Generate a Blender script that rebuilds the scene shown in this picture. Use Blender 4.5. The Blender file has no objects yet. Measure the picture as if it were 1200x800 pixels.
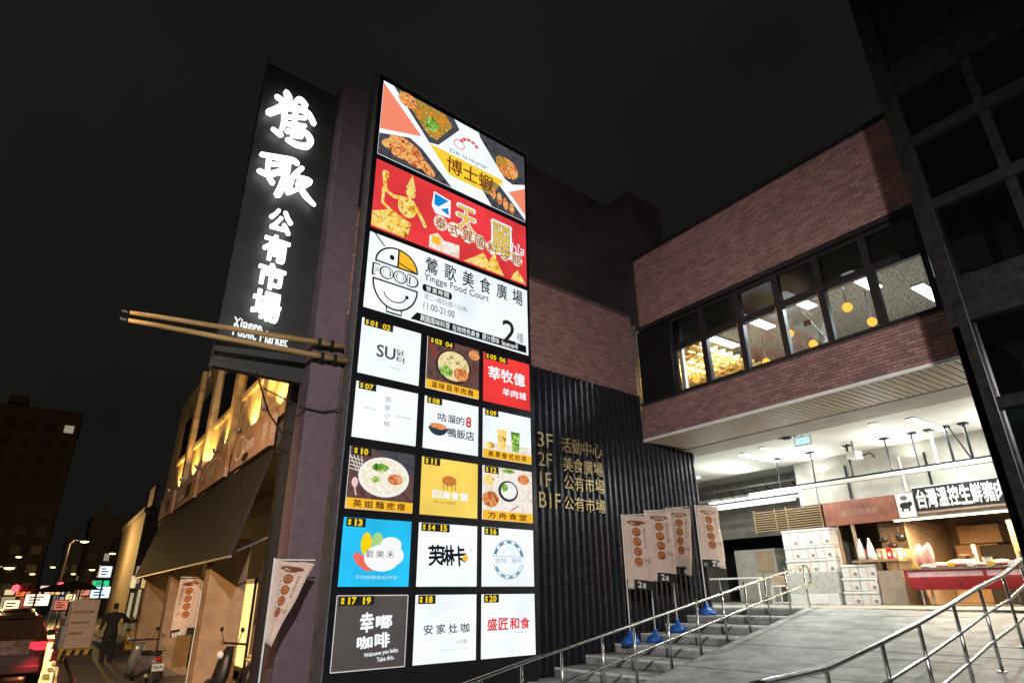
import bpy, bmesh, math, random
from mathutils import Vector, Matrix
random.seed(7)
PI = math.pi
sc = bpy.context.scene
C = sc.collection
# ------------------------------------------------------------------ camera
F, EYE = 714.0, 1.95
UP = Vector((-20, 1720, -F)).normalized()
def cray(x, y): return Vector((x-600, 400-y, -F))
def flat(v): return (v-UP*v.dot(UP)).normalized()
YB = flat(cray(50, 703)); AV = flat(cray(1525, 686)); XB = YB.cross(UP)
R3 = Matrix((XB, YB, UP))
AX = R3 @ AV; AX.z = 0; AX.normalize()
CAM = Vector((0, 0, EYE))
cd = bpy.data.cameras.new('camera'); cam = bpy.data.objects.new('camera', cd); C.objects.link(cam)
cam.matrix_world = Matrix.Translation(CAM) @ R3.to_4x4()
cd.sensor_width = 36; cd.lens = F/1200*36; cd.clip_start = .05; cd.clip_end = 2000
sc.camera = cam
sc.view_settings.view_transform = 'Standard'; sc.view_settings.look = 'None'
sc.view_settings.gamma = 1; sc.view_settings.use_curve_mapping = False
sc.view_settings.exposure = 0
sc.cycles.use_denoising = True
sc.cycles.max_bounces = 6; sc.cycles.diffuse_bounces = 3; sc.cycles.transparent_max_bounces = 12
sc.cycles.sample_clamp_indirect = 4; sc.cycles.caustics_reflective = False; sc.cycles.caustics_refractive = False
# ------------------------------------------------------------------ night sky
w = bpy.data.worlds.new('World'); sc.world = w; w.use_nodes = True
nt = w.node_tree; bg = nt.nodes['Background']
tc = nt.nodes.new('ShaderNodeTexCoord'); nz = nt.nodes.new('ShaderNodeTexNoise'); nz.inputs['Scale'].default_value = 2.2
nz.inputs['Detail'].default_value = 4
rp = nt.nodes.new('ShaderNodeValToRGB')
rp.color_ramp.elements[0].color = (.0062, .0063, .0060, 1); rp.color_ramp.elements[1].color = (.0108, .0108, .0100, 1)
rp.color_ramp.elements[0].position = .3; rp.color_ramp.elements[1].position = .75
nt.links.new(tc.outputs['Generated'], nz.inputs['Vector']); nt.links.new(nz.outputs['Fac'], rp.inputs['Fac'])
nt.links.new(rp.outputs['Color'], bg.inputs['Color']); bg.inputs['Strength'].default_value = 1
# ------------------------------------------------------------------ pixel -> place helpers
def ray(x, y): return R3 @ cray(x, y)
def AF(s, p, z): return Vector((AX.x*s-AX.y*p, AX.y*s+AX.x*p, z))
def W(x, y, z): return Vector((x, y, z))
def PA(x, y, p):
    d = ray(x, y); q = -AX.y*d.x+AX.x*d.y; t = p/q
    return (AX.x*d.x+AX.y*d.y)*t, EYE+d.z*t
def PX(x, y, X0):
    d = ray(x, y); t = X0/d.x; return d.y*t, EYE+d.z*t
def PZ(x, y, z):
    d = ray(x, y); t = (z-EYE)/d.z; return d.x*t, d.y*t
ARZ = math.atan2(AX.y, AX.x)
# ------------------------------------------------------------------ materials
MATS = {}
def nodes(m):
    m.use_nodes = True; return m.node_tree, m.node_tree.nodes, m.node_tree.links
def mat(name, col, rough=.6, metal=0, noise=.12, scale=8, bump=0, bscale=40, col2=None, spec=.4, stretch=None, emis=0):
    if name in MATS: return MATS[name]
    m = bpy.data.materials.new(name); t, n, l = nodes(m); b = n['Principled BSDF']
    b.inputs['Roughness'].default_value = rough; b.inputs['Metallic'].default_value = metal
    b.inputs['Specular IOR Level'].default_value = spec
    tcn = n.new('ShaderNodeTexCoord'); mp = n.new('ShaderNodeMapping'); l.new(tcn.outputs['Object'], mp.inputs['Vector'])
    if stretch: mp.inputs['Scale'].default_value = stretch
    c2 = col2 or tuple(max(0, c*(1-2.6*noise)) for c in col)
    nz = n.new('ShaderNodeTexNoise'); nz.inputs['Scale'].default_value = scale; nz.inputs['Detail'].default_value = 6; nz.inputs['Roughness'].default_value = .62
    l.new(mp.outputs['Vector'], nz.inputs['Vector'])
    r = n.new('ShaderNodeValToRGB'); r.color_ramp.elements[0].position = .32; r.color_ramp.elements[1].position = .68
    r.color_ramp.elements[0].color = (*c2, 1); r.color_ramp.elements[1].color = (*[min(1, c*(1+.5*noise)) for c in col], 1)
    l.new(nz.outputs['Fac'], r.inputs['Fac']); l.new(r.outputs['Color'], b.inputs['Base Color'])
    mr = n.new('ShaderNodeMapRange'); mr.inputs['To Min'].default_value = max(.03, rough-.12); mr.inputs['To Max'].default_value = min(1, rough+.12)
    l.new(nz.outputs['Fac'], mr.inputs['Value']); l.new(mr.outputs['Result'], b.inputs['Roughness'])
    if bump:
        n2 = n.new('ShaderNodeTexNoise'); n2.inputs['Scale'].default_value = bscale; n2.inputs['Detail'].default_value = 5
        l.new(mp.outputs['Vector'], n2.inputs['Vector'])
        bp = n.new('ShaderNodeBump'); bp.inputs['Strength'].default_value = bump; bp.inputs['Distance'].default_value = .02
        l.new(n2.outputs['Fac'], bp.inputs['Height']); l.new(bp.outputs['Normal'], b.inputs['Normal'])
    MATS[name] = m; return m
def emi(name, col, k=1.0, sample=False):
    if name in MATS: return MATS[name]
    m = bpy.data.materials.new(name); t, n, l = nodes(m); n.remove(n['Principled BSDF'])
    e = n.new('ShaderNodeEmission'); e.inputs['Color'].default_value = (*col, 1); e.inputs['Strength'].default_value = k
    l.new(e.outputs[0], n['Material Output'].inputs['Surface'])
    m.cycles.emission_sampling = 'FRONT_BACK' if sample else 'NONE'
    MATS[name] = m; return m
def uneven(m, lo=.8, scale=.9):      # tubes behind the sheet never light it quite evenly
    t, n, l = nodes(m); e = [q for q in n if q.type == 'EMISSION'][0]; k = e.inputs['Strength'].default_value
    tc_ = n.new('ShaderNodeTexCoord'); z = n.new('ShaderNodeTexNoise'); z.inputs['Scale'].default_value = scale; z.inputs['Detail'].default_value = 2
    r = n.new('ShaderNodeMapRange'); r.inputs['From Min'].default_value = .3; r.inputs['From Max'].default_value = .7; r.inputs['To Min'].default_value = k*lo; r.inputs['To Max'].default_value = k*1.08
    l.new(tc_.outputs['Object'], z.inputs['Vector']); l.new(z.outputs['Fac'], r.inputs['Value']); l.new(r.outputs['Result'], e.inputs['Strength']); return m
def lin(r, g, b): return tuple((c/255/12.92 if c < 10 else ((c/255+.055)/1.055)**2.4) for c in (r, g, b))
def ink(r, g, b, k=1.0):            # a printed colour on a backlit panel
    return emi('backlit_%d_%d_%d' % (r, g, b), lin(r, g, b), k)
def foodmat(name, cols, scale=14, vor=False):
    if name in MATS: return MATS[name]
    m = bpy.data.materials.new(name); t, n, l = nodes(m); n.remove(n['Principled BSDF'])
    tcn = n.new('ShaderNodeTexCoord'); nz = n.new('ShaderNodeTexNoise'); nz.inputs['Scale'].default_value = scale; nz.inputs['Detail'].default_value = 4
    nz.inputs['Distortion'].default_value = 1.5
    l.new(tcn.outputs['Object'], nz.inputs['Vector'])
    r = n.new('ShaderNodeValToRGB'); r.color_ramp.interpolation = 'LINEAR'
    els = r.color_ramp.elements
    while len(els) < len(cols): els.new(.5)
    for i, c in enumerate(cols):
        els[i].position = .3+.4*i/max(1, len(cols)-1); els[i].color = (*lin(*c), 1)
    l.new(nz.outputs['Fac'], r.inputs['Fac'])
    e = n.new('ShaderNodeEmission'); l.new(r.outputs['Color'], e.inputs['Color']); l.new(e.outputs[0], n['Material Output'].inputs['Surface'])
    m.cycles.emission_sampling = 'NONE'; MATS[name] = m; return m
def glass(name, tint=(.8, .85, .85), refl=.12, rough=.03):
    if name in MATS: return MATS[name]
    m = bpy.data.materials.new(name); t, n, l = nodes(m); n.remove(n['Principled BSDF'])
    tr = n.new('ShaderNodeBsdfTransparent'); tr.inputs[0].default_value = (*tint, 1)
    gl = n.new('ShaderNodeBsdfGlossy'); gl.inputs['Roughness'].default_value = rough
    fr = n.new('ShaderNodeFresnel'); fr.inputs['IOR'].default_value = 1.45
    ad = n.new('ShaderNodeMath'); ad.operation = 'ADD'; ad.inputs[1].default_value = refl; ad.use_clamp = True
    l.new(fr.outputs[0], ad.inputs[0])
    mx = n.new('ShaderNodeMixShader'); l.new(ad.outputs[0], mx.inputs[0]); l.new(tr.outputs[0], mx.inputs[1]); l.new(gl.outputs[0], mx.inputs[2])
    l.new(mx.outputs[0], n['Material Output'].inputs['Surface']); MATS[name] = m; return m
def brickmat():
    m = bpy.data.materials.new('brick'); t, n, l = nodes(m); b = n['Principled BSDF']; b.inputs['Roughness'].default_value = .8
    g = n.new('ShaderNodeNewGeometry'); oi = n.new('ShaderNodeObjectInfo')
    ad = n.new('ShaderNodeMath'); ad.operation = 'ADD'; l.new(g.outputs['Random Per Island'], ad.inputs[0]); l.new(oi.outputs['Random'], ad.inputs[1])
    fr = n.new('ShaderNodeMath'); fr.operation = 'FRACT'; l.new(ad.outputs[0], fr.inputs[0])
    r = n.new('ShaderNodeValToRGB'); e = r.color_ramp.elements
    e[0].color = (.21, .108, .1, 1); e[1].color = (.38, .2, .18, 1)
    k = e.new(.35); k.color = (.28, .14, .128, 1); k = e.new(.72); k.color = (.325, .165, .15, 1)
    l.new(fr.outputs[0], r.inputs['Fac'])
    nz = n.new('ShaderNodeTexNoise'); nz.inputs['Scale'].default_value = 9; nz.inputs['Detail'].default_value = 5
    l.new(g.outputs['Position'], nz.inputs['Vector'])
    mx = n.new('ShaderNodeMix'); mx.data_type = 'RGBA'; mx.blend_type = 'MULTIPLY'; mx.inputs['Factor'].default_value = .3
    l.new(r.outputs['Color'], mx.inputs['A']); l.new(nz.outputs['Color'], mx.inputs['B'])
    hs = n.new('ShaderNodeBrightContrast'); hs.inputs['Bright'].default_value = .02
    l.new(mx.outputs['Result'], hs.inputs['Color']); l.new(hs.outputs['Color'], b.inputs['Base Color'])
    MATS['brick'] = m; return m
BR = brickmat()
M_ = dict(
 concrete=mat('concrete', (.36, .37, .36), .75, noise=.22, scale=1.6, bump=.25, bscale=30),
 ramp=mat('ramp_concrete', (.42, .45, .44), .6, noise=.25, scale=2.3, bump=.6, bscale=30, stretch=(1.2, .75, 1)),
 stepc=mat('step_concrete', (.38, .39, .38), .7, noise=.25, scale=3, bump=.3),
 nosing=mat('pale_nosing', (.68, .68, .66), .6, noise=.12, scale=12),
 floor=mat('floor_tile', (.38, .35, .3), .4, noise=.1, scale=3),
 asphalt=mat('asphalt', (.05, .05, .05), .24, noise=.2, scale=5, bump=.3, bscale=60),
 pave=mat('paving', (.2, .18, .16), .6, noise=.2, scale=4, bump=.2),
 mortar=mat('mortar', (.13, .085, .08), .9, noise=.2, scale=6),
 black=mat('black_metal', (.012, .012, .016), .35, .3, noise=.1, scale=5),
 rib=mat('black_rib', (.024, .023, .032), .26, .3, noise=.15, scale=5),
 frame=mat('dark_window_frame', (.03, .027, .027), .4, .3, noise=.15, scale=6),
 dark=mat('dark_cladding', (.018, .018, .018), .8, noise=.2, scale=1),
 steel=mat('stainless_steel', (.62, .62, .6), .22, 1, noise=.15, scale=14),
 grey=mat('grey_metal', (.23, .22, .22), .4, .5, noise=.12, scale=6),
 pillar=mat('mauve_render', (.135, .095, .115), .75, noise=.1, scale=5, bump=.15),
 white=mat('white_paint', (.78, .77, .74), .5, noise=.04, scale=4),
 ceil=mat('ceiling_board', (.74, .72, .66), .7, noise=.05, scale=2),
 beige=mat('beige_wall', (.42, .395, .345), .75, noise=.1, scale=2.2),
 plank=mat('soffit_plank', (.52, .42, .32), .55, noise=.14, scale=3, stretch=(.6, 6, 6)),
 foam=mat('foam_box', (.7, .7, .67), .6, noise=.04, scale=6),
 card=mat('cardboard', (.42, .3, .19), .8, noise=.12, scale=5),
 board=mat('brown_board', (.36, .29, .22), .7, noise=.12, scale=4),
 red=mat('red_enamel', (.42, .02, .035), .3, noise=.1, scale=4),
 gold=mat('brass_letter', (.42, .32, .16), .38, .9, noise=.12, scale=9),
 stick=mat('gilded_wood', (.55, .35, .14), .45, 0, noise=.16, scale=3, stretch=(.4, 8, 8)),
 tan=mat('tan_cloth', (.7, .54, .45), .85, noise=.07, scale=7),
 brown=mat('brown_ink', (.24, .06, .025), .8, noise=.1, scale=12),
 orange=mat('orange_ink', (.62, .22, .06), .8, noise=.1, scale=12),
 blackc=mat('black_cloth', (.02, .02, .02), .85, noise=.1, scale=12),
 whitec=mat('white_ink', (.75, .75, .72), .8, noise=.05, scale=9),
 blue=mat('blue_plastic', (.02, .13, .5), .35, noise=.15, scale=9),
 rubber=mat('rubber', (.018, .018, .018), .7, noise=.15, scale=20),
 col=mat('brown_column', (.42, .28, .17), .7, noise=.14, scale=3, bump=.15),
 wallw=mat('warm_plaster', (.5, .4, .28), .75, noise=.22, scale=3.2, bump=.3),
 awn=mat('dark_awning', (.015, .012, .012), .7, noise=.2, scale=3),
 sgn=mat('faded_sign', (.42, .27, .2), .6, noise=.16, scale=3),
 upper=mat('shade_toned_brick', (.042, .03, .03), .9, noise=.25, scale=.7), skin=mat('skin', (.45, .27, .2), .6, noise=.05), hair=mat('hair', (.015, .012, .01), .6, noise=.1),  # upper: brick above the lit part, its lack of light put into the colour
 yellow=mat('yellow_plastic', (.75, .42, .03), .5, noise=.1), carp=mat('car_paint', (.06, .035, .03), .22, .4, noise=.08, spec=.6),
 wood=mat('wood_slat', (.36, .24, .13), .6, noise=.16, scale=4, stretch=(.5, 5, 5)),
 meat=mat('meat', (.6, .2, .16), .4, noise=.3, scale=16, col2=(.75, .5, .42)),
 speck=mat('speckled_ceiling', (.33, .33, .33), .8, noise=.3, scale=14, col2=(.05, .05, .05)),
)
# ------------------------------------------------------------------ mesh builder
ROOT = {}
class MB:
    def __init__(self, T=W): self.v = []; self.f = []; self.T = T; self.mi = []
    def add(self, vs, fs, mi=0):
        o = len(self.v); self.v += [self.T(*p) for p in vs]; self.f += [tuple(i+o for i in q) for q in fs]; self.mi += [mi]*len(fs); return self
    def box(self, x0, x1, y0, y1, z0, z1, mi=0):
        return self.add([(x, y, z) for z in (z0, z1) for x, y in ((x0, y0), (x1, y0), (x1, y1), (x0, y1))],
                        [(3, 2, 1, 0), (4, 5, 6, 7), (0, 1, 5, 4), (1, 2, 6, 5), (2, 3, 7, 6), (3, 0, 4, 7)], mi)
    def prism(self, poly, y0, y1, ax='y', mi=0):     # polygon of (u, z) swept along an axis
        n = len(poly)
        mk = {'y': lambda u, t, z: (u, t, z), 'x': lambda u, t, z: (t, u, z), 'z': lambda u, t, z: (u, z, t)}[ax]
        vs = [mk(u, y0, z) for u, z in poly]+[mk(u, y1, z) for u, z in poly]
        return self.add(vs, [tuple(range(n-1, -1, -1)), tuple(range(n, 2*n))]+[(i, (i+1) % n, n+(i+1) % n, n+i) for i in range(n)], mi)
    def tube(self, pts, r, n=8, mi=0, caps=True):
        P = [Vector(p) for p in pts]; rs = r if isinstance(r, (list, tuple)) else [r]*len(P)
        vs = []; fs = []; ref = None
        for i, p in enumerate(P):
            d = (P[min(i+1, len(P)-1)]-P[max(i-1, 0)])
            d = d.normalized() if d.length > 1e-9 else Vector((0, 0, 1))
            if ref is None: ref = Vector((0, 0, 1)) if abs(d.z) < .9 else Vector((1, 0, 0))
            u = (ref-d*ref.dot(d)).normalized(); v = d.cross(u); ref = u
            for k in range(n):
                a = 2*PI*k/n; vs.append(tuple(p+(u*math.cos(a)+v*math.sin(a))*rs[i]))
        for i in range(len(P)-1):
            for k in range(n): fs.append((i*n+k, i*n+(k+1) % n, (i+1)*n+(k+1) % n, (i+1)*n+k))
        if caps: fs += [tuple(range(n-1, -1, -1)), tuple(range((len(P)-1)*n, len(P)*n))]
        return self.add(vs, fs, mi)
    def lathe(self, c, prof, n=16, mi=0):
        vs = []; fs = []
        for r, z in prof:
            for k in range(n): a = 2*PI*k/n; vs.append((c[0]+r*math.cos(a), c[1]+r*math.sin(a), c[2]+z))
        for i in range(len(prof)-1):
            for k in range(n): fs.append((i*n+k, i*n+(k+1) % n, (i+1)*n+(k+1) % n, (i+1)*n+k))
        fs += [tuple(range(n-1, -1, -1)), tuple(range((len(prof)-1)*n, len(prof)*n))]
        return self.add(vs, fs, mi)
    def loft(self, rings, mi=0):                     # rings of equal length
        n = len(rings[0]); vs = [p for r in rings for p in r]; fs = []
        for i in range(len(rings)-1):
            for k in range(n): fs.append((i*n+k, i*n+(k+1) % n, (i+1)*n+(k+1) % n, (i+1)*n+k))
        fs += [tuple(range(n-1, -1, -1)), tuple(range((len(rings)-1)*n, len(rings)*n))]
        return self.add(vs, fs, mi)
    def ellipsoid(self, c, r, n=12, m=8, mi=0):
        vs = []; fs = []
        for i in range(1, m):
            t = PI*i/m
            for k in range(n): a = 2*PI*k/n; vs.append((c[0]+r[0]*math.sin(t)*math.cos(a), c[1]+r[1]*math.sin(t)*math.sin(a), c[2]+r[2]*math.cos(t)))
        for i in range(m-2):
            for k in range(n): fs.append((i*n+k, (i+1)*n+k, (i+1)*n+(k+1) % n, i*n+(k+1) % n))
        t = len(vs); vs += [(c[0], c[1], c[2]+r[2]), (c[0], c[1], c[2]-r[2])]
        for k in range(n): fs += [(t, k, (k+1) % n), (t+1, (m-2)*n+(k+1) % n, (m-2)*n+k)]
        return self.add(vs, fs, mi)
    def build(self, name, m, parent=None, bevel=0, smooth=False, loc=None, label=None):
        root = ROOT.get(parent.name, parent) if parent else None
        me = bpy.data.meshes.new(name)
        if root: inv = root.matrix_basis.inverted(); vs = [inv @ v for v in self.v]; o0 = None
        else:
            o0 = loc if loc is not None else (sum(self.v, Vector())/max(1, len(self.v)))
            if loc is None: o0 = Vector((o0.x, o0.y, min(v.z for v in self.v)))
            vs = [v-o0 for v in self.v]
        me.from_pydata([tuple(v) for v in vs], [], self.f)
        for k in (m if isinstance(m, (list, tuple)) else [m]): me.materials.append(k)
        if isinstance(m, (list, tuple)):
            for p, i in zip(me.polygons, self.mi): p.material_index = i
        if smooth:
            for p in me.polygons: p.use_smooth = True
        me.update()
        o = bpy.data.objects.new(name, me); C.objects.link(o)
        if root: o.parent = parent; ROOT[o.name] = root
        else: o.location = o0
        if bevel:
            b = o.modifiers.new('bevel', 'BEVEL'); b.width = bevel; b.segments = 2; b.limit_method = 'ANGLE'
        if label: o['label'] = label
        return o
def tag(o, label, cat, group=None):
    o['label'] = label; o['category'] = cat
    if group: o['group'] = group
    return o
def thing(name, label, cat, loc, rz=0, group=None):
    o = bpy.data.objects.new(name, None); C.objects.link(o); o.location = loc; o.rotation_euler = (0, 0, rz)
    o.matrix_basis = Matrix.Translation(Vector(loc)) @ Matrix.Rotation(rz, 4, 'Z'); o.empty_display_size = .2
    return tag(o, label, cat, group)
def struct(o): o['kind'] = 'structure'; return o
def stuff(o): o['kind'] = 'stuff'; return o
def dup(root, loc, rz=None, label=None):
    r = root.copy(); C.objects.link(r); r.location = loc
    if rz is not None: r.rotation_euler = (0, 0, rz)
    if label: r['label'] = label
    for ch in list(root.children):
        c = ch.copy(); C.objects.link(c); c.parent = r
        for g in list(ch.children):
            d = g.copy(); C.objects.link(d); d.parent = c
    return r
def light(name, kind, loc, power, col, parent=None, size=None, direction=None, spot=None, radius=.1, blend=.4):
    l = bpy.data.lights.new(name, kind); l.energy = power; l.color = col
    o = bpy.data.objects.new(name, l); C.objects.link(o)
    mw = Matrix.Translation(Vector(loc))
    if direction is not None: mw = mw @ Vector(direction).to_track_quat('-Z', 'Y').to_matrix().to_4x4()
    if kind == 'AREA':
        l.shape = 'RECTANGLE'; l.size, l.size_y = size
    else: l.shadow_soft_size = radius
    if kind == 'SPOT': l.spot_size = spot; l.spot_blend = blend
    if parent:
        root = ROOT.get(parent.name, parent); o.parent = parent; o.matrix_local = root.matrix_basis.inverted() @ mw
    else: o.matrix_world = mw
    return o
# ------------------------------------------------------------------ flat print
TXT = {}
def glyphs(s, bold=0.0, ext=0.0, res=3):
    k = (s, bold, ext, res)
    if k in TXT: return TXT[k]
    cu = bpy.data.curves.new('lettering', 'FONT'); cu.body = s; cu.size = 1; cu.offset = bold; cu.extrude = ext; cu.resolution_u = res
    o = bpy.data.objects.new('lettering', cu); C.objects.link(o)
    dg = bpy.context.evaluated_depsgraph_get(); me = bpy.data.meshes.new_from_object(o.evaluated_get(dg))
    vs = [tuple(v.co) for v in me.vertices]; fs = [tuple(p.vertices) for p in me.polygons]
    bpy.data.objects.remove(o); bpy.data.curves.remove(cu); bpy.data.meshes.remove(me)
    if vs:
        x0 = min(v[0] for v in vs); x1 = max(v[0] for v in vs); y0 = min(v[1] for v in vs); y1 = max(v[1] for v in vs)
        z0 = min(v[2] for v in vs); z1 = max(v[2] for v in vs)
        vs = [((v[0]-x0)/(x1-x0+1e-9), (v[1]-y0)/(y1-y0+1e-9), 0 if z1-z0 < 1e-6 else (v[2]-z0)/(z1-z0)) for v in vs]
    TXT[k] = (vs, fs); return TXT[k]
class Print:
    """Collects flat shapes on a surface given by mp(u, v, off); flush() makes one mesh per name and colour."""
    def __init__(self, mp, step=.0025): self.mp = mp; self.d = {}; self.lay = 1; self.step = step
    def put(self, name, m, vs, fs, lay=None, key=None):
        self.n = getattr(self, 'n', 0)+1
        b = self.d.setdefault((name, m.name, key or self.n), (MB(), m))[0]; L = (self.lay if lay is None else lay)*self.step
        o = len(b.v); b.v += [self.mp(u, v, L) for u, v in vs]; b.f += [tuple(i+o for i in q) for q in fs]; b.mi += [0]*len(fs)
    def rect(self, name, m, u0, v0, u1, v1, lay=None): self.put(name, m, [(u0, v0), (u1, v0), (u1, v1), (u0, v1)], [(0, 1, 2, 3)], lay)
    def poly(self, name, m, pts, lay=None): self.put(name, m, pts, [tuple(range(len(pts)))], lay)
    def ell(self, name, m, u, v, ru, rv, lay=None, n=28, a0=0, a1=2*PI):
        self.poly(name, m, [(u+ru*math.cos(a0+(a1-a0)*k/n), v+rv*math.sin(a0+(a1-a0)*k/n)) for k in range(n if a1-a0 > 6.2 else n+1)], lay)
    def ring(self, name, m, u, v, ru, rv, t, lay=None, n=28, a0=0, a1=2*PI, asp=1):
        o = []; full = a1-a0 > 6.2; N = n if full else n+1
        for k in range(N):
            a = a0+(a1-a0)*k/n; o += [(u+ru*math.cos(a), v+rv*math.sin(a)), (u+(ru-t)*math.cos(a), v+(rv-t*asp)*math.sin(a))]
        self.put(name, m, o, [(2*k, (2*k+2) % (2*N), (2*k+3) % (2*N), 2*k+1) for k in range(n)], lay)
    def line(self, name, m, pts, wd, lay=None, asp=1, cap=True):
        ws = wd if isinstance(wd, (list, tuple)) else [wd]*len(pts); o = []
        P = [Vector((p[0], p[1]*asp)) for p in pts]
        for i, p in enumerate(P):
            d = P[min(i+1, len(P)-1)]-P[max(i-1, 0)]; d = d.normalized() if d.length else Vector((1, 0)); nn = Vector((-d.y, d.x))*ws[i]/2
            o += [(p.x+nn.x, (p.y+nn.y)/asp), (p.x-nn.x, (p.y-nn.y)/asp)]
        self.put(name, m, o, [(2*i, 2*i+1, 2*i+3, 2*i+2) for i in range(len(P)-1)], lay, 'l%d' % getattr(self, 'n', 0)); ky = 'l%d' % (self.n-1)
        if cap:
            for i in (0, -1): self.put(name, m, [(pts[i][0]+ws[i]/2*math.cos(t), pts[i][1]+ws[i]/2/asp*math.sin(t)) for t in [PI*2*j/10 for j in range(10)]], [tuple(range(10))], (self.lay if lay is None else lay)+.12, ky)
    def text(self, name, m, s, u0, v0, u1, v1, bold=0, lay=None, rot=0, res=3):
        vs, fs = glyphs(s, 0, 0, res); cu, cv = (u0+u1)/2, (v0+v1)/2; L0 = self.lay if lay is None else lay
        n = max(1, len(s)*(.55 if s.isascii() else 1)); ky = 't%d' % getattr(self, 'n', 0); b = max(0, bold)
        for k, (ox, oy) in enumerate(((0, 0), (1, 0), (-1, 0), (0, 1), (0, -1), (.7, .7), (-.7, -.7)) if b > 0 else ((0, 0),)):
            q = [(u0+(u1-u0)*(x+ox*b/n), v0+(v1-v0)*(y+oy*b)) for x, y, z in vs]
            if rot: q = [(cu+(u-cu)*math.cos(rot)-(v-cv)*math.sin(rot), cv+(u-cu)*math.sin(rot)+(v-cv)*math.cos(rot)) for u, v in q]
            self.put(name, m, q, fs, L0+.05*k, ky)
    def flush(self, parent):
        return [b.build(nm, m, parent) for (nm, _, _), (b, m) in self.d.items()]
# ================================================================== THE SETTING
FLOOR = 1.6; RISE = .1625; TREAD = .905; S_TOP = 14.7; PW = 9.9; FX = 11.94
struct(MB().box(-300, 300, -60, 600, -.4, 0).build('road', M_['asphalt']))
o = struct(MB().box(1.05, 3.9, 11.4, 60, -.1, .15).build('pavement', M_['pave'], bevel=.02))
struct(MB().box(-3.2, 13.5, -14, 11.3, -.1, .3).build('plaza_paving', M_['concrete'], bevel=.02))
for x in (-1.35, -8.2): struct(MB().box(x-.06, x+.06, 12, 150, .002, .006).build('painted_line', M_['whitec']))
# steps and ramp climb along the ribbed wall
st = struct(MB(AF).box(7.3, 14.9, 7.44, 9.86, -.2, .29).build('steps', M_['stepc']))
for k in range(8):
    s0 = S_TOP-TREAD*(7-k)-.02
    z1 = FLOOR-RISE*(7-k)
    b = MB(AF).box(s0, S_TOP+.25, 7.42, 9.87, z1-RISE+.002, z1).build('step', M_['stepc'], st, bevel=.012)
    MB(AF).box(s0-.012, s0+.07, 7.43, 9.86, z1-.034, z1+.005).build('nosing', M_['nosing'], st, bevel=.006)
SR0 = 7.25; slope = (FLOOR-.3)/(S_TOP+.25-SR0)
struct(MB(AF).prism([(SR0, .302), (S_TOP+.25, FLOOR+.003), (S_TOP+.25, -.1), (SR0, -.1)], 2.55, 7.418).build('ramp', M_['ramp']))
struct(MB(AF).prism([(SR0-.3, .36), (S_TOP+.1, FLOOR+.035), (S_TOP+.1, .1), (SR0-.3, .1)], 2.4, 2.548).build('ramp_kerb', M_['concrete'], bevel=.015))
struct(MB().box(14.35, 28, .5, 20, -.1, FLOOR-.004).build('market_floor', M_['floor']))
gm = mat('dark_joint', (.05, .05, .05), .9)
for s, p0, p1 in ((13.1, 5.2, 7.2), (11.2, 3.2, 4.4), (12.2, 2.8, 3.6), (8.4, 2.6, 7.4), (10.0, 2.6, 7.4), (11.6, 2.6, 7.4), (14.2, 2.6, 7.4)):
    z = .302+(s-SR0)*slope
    struct(MB(AF).prism([(s, z+.003), (s+.014, z+.003+.014*slope), (s+.014, z-.01), (s, z-.01)], p0, p1).build('ramp_joint', gm))

# ================================================================== MARKET BUILDING
mk = thing('market_building', 'brick public market hall with a glazed upper floor overhanging its open entrance', 'building', (13, 7, 0))
BL, BH, JT = .21, .058, .011
def bricks(parent, fn, u0, u1, z0, z1, limit, name='brickwork'):
    """Running bond: fn(u, d, z) -> world, d is how far a brick stands proud."""
    rows = int((z1-z0)/(BH+JT)); L = []
    for r in range(rows):
        z = z0+r*(BH+JT); u = u0-(BL/2 if r % 2 else 0)
        while u < u1:
            a, b = max(u, u0), min(u+BL-JT, u1)
            if b-a > .03: L.append((a, b, z))
            u += BL
    L.sort(key=lambda q: (fn((q[0]+q[1])/2, 0, q[2])-CAM).length)
    allb = MB()
    for i, (a, b, z) in enumerate(L):
        d = .012+random.random()*.007
        t = MB(lambda u, dd, zz: fn(u, dd, zz)).box(a, b, -.01, d, z, z+BH)
        if i < limit: t.build('brick', BR, parent)
        else: o = len(allb.v); allb.v += t.v; allb.f += [tuple(k+o for k in q) for q in t.f]; allb.mi += t.mi
    if allb.f: stuff(allb.build(name, BR, parent))
fac = lambda u, d, z: Vector((FX+.02-d, u, z))
wb = MB().box(FX+.02, FX+.3, 1.5, 10.78, 5.66, 6.56).build('sill_wall', M_['mortar'], mk)
bricks(wb, fac, 3.0, 10.76, 5.68, 6.53, 300)
wu = MB().box(FX+.02, FX+.35, 1.5, 10.6, 8.76, 10.9).build('parapet_wall', M_['mortar'], mk)
bricks(wu, fac, 3.0, 10.58, 8.78, 10.86, 0)
MB().box(FX-.05, FX+.4, 1.5, 10.62, 10.902, 10.97).build('coping', M_['frame'], mk)
MB().box(FX-.02, FX+.28, 1.5, 10.8, 6.562, 6.62).build('window_sill', M_['frame'], mk)
MB().box(FX-.04, FX+.3, 1.5, 10.6, 8.64, 8.758).build('window_head', M_['frame'], mk)
MB().box(FX+.03, FX+.3, 9.62, 10.72, 6.622, 8.638).build('corner_panel', M_['black'], mk)
for y in (10.735, 10.79, 10.85): MB().tube([(FX-.02, y, 6.6), (FX-.02, y, 8.9)], .02, 8).build('drain_pipe', M_['grey'], mk)
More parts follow.
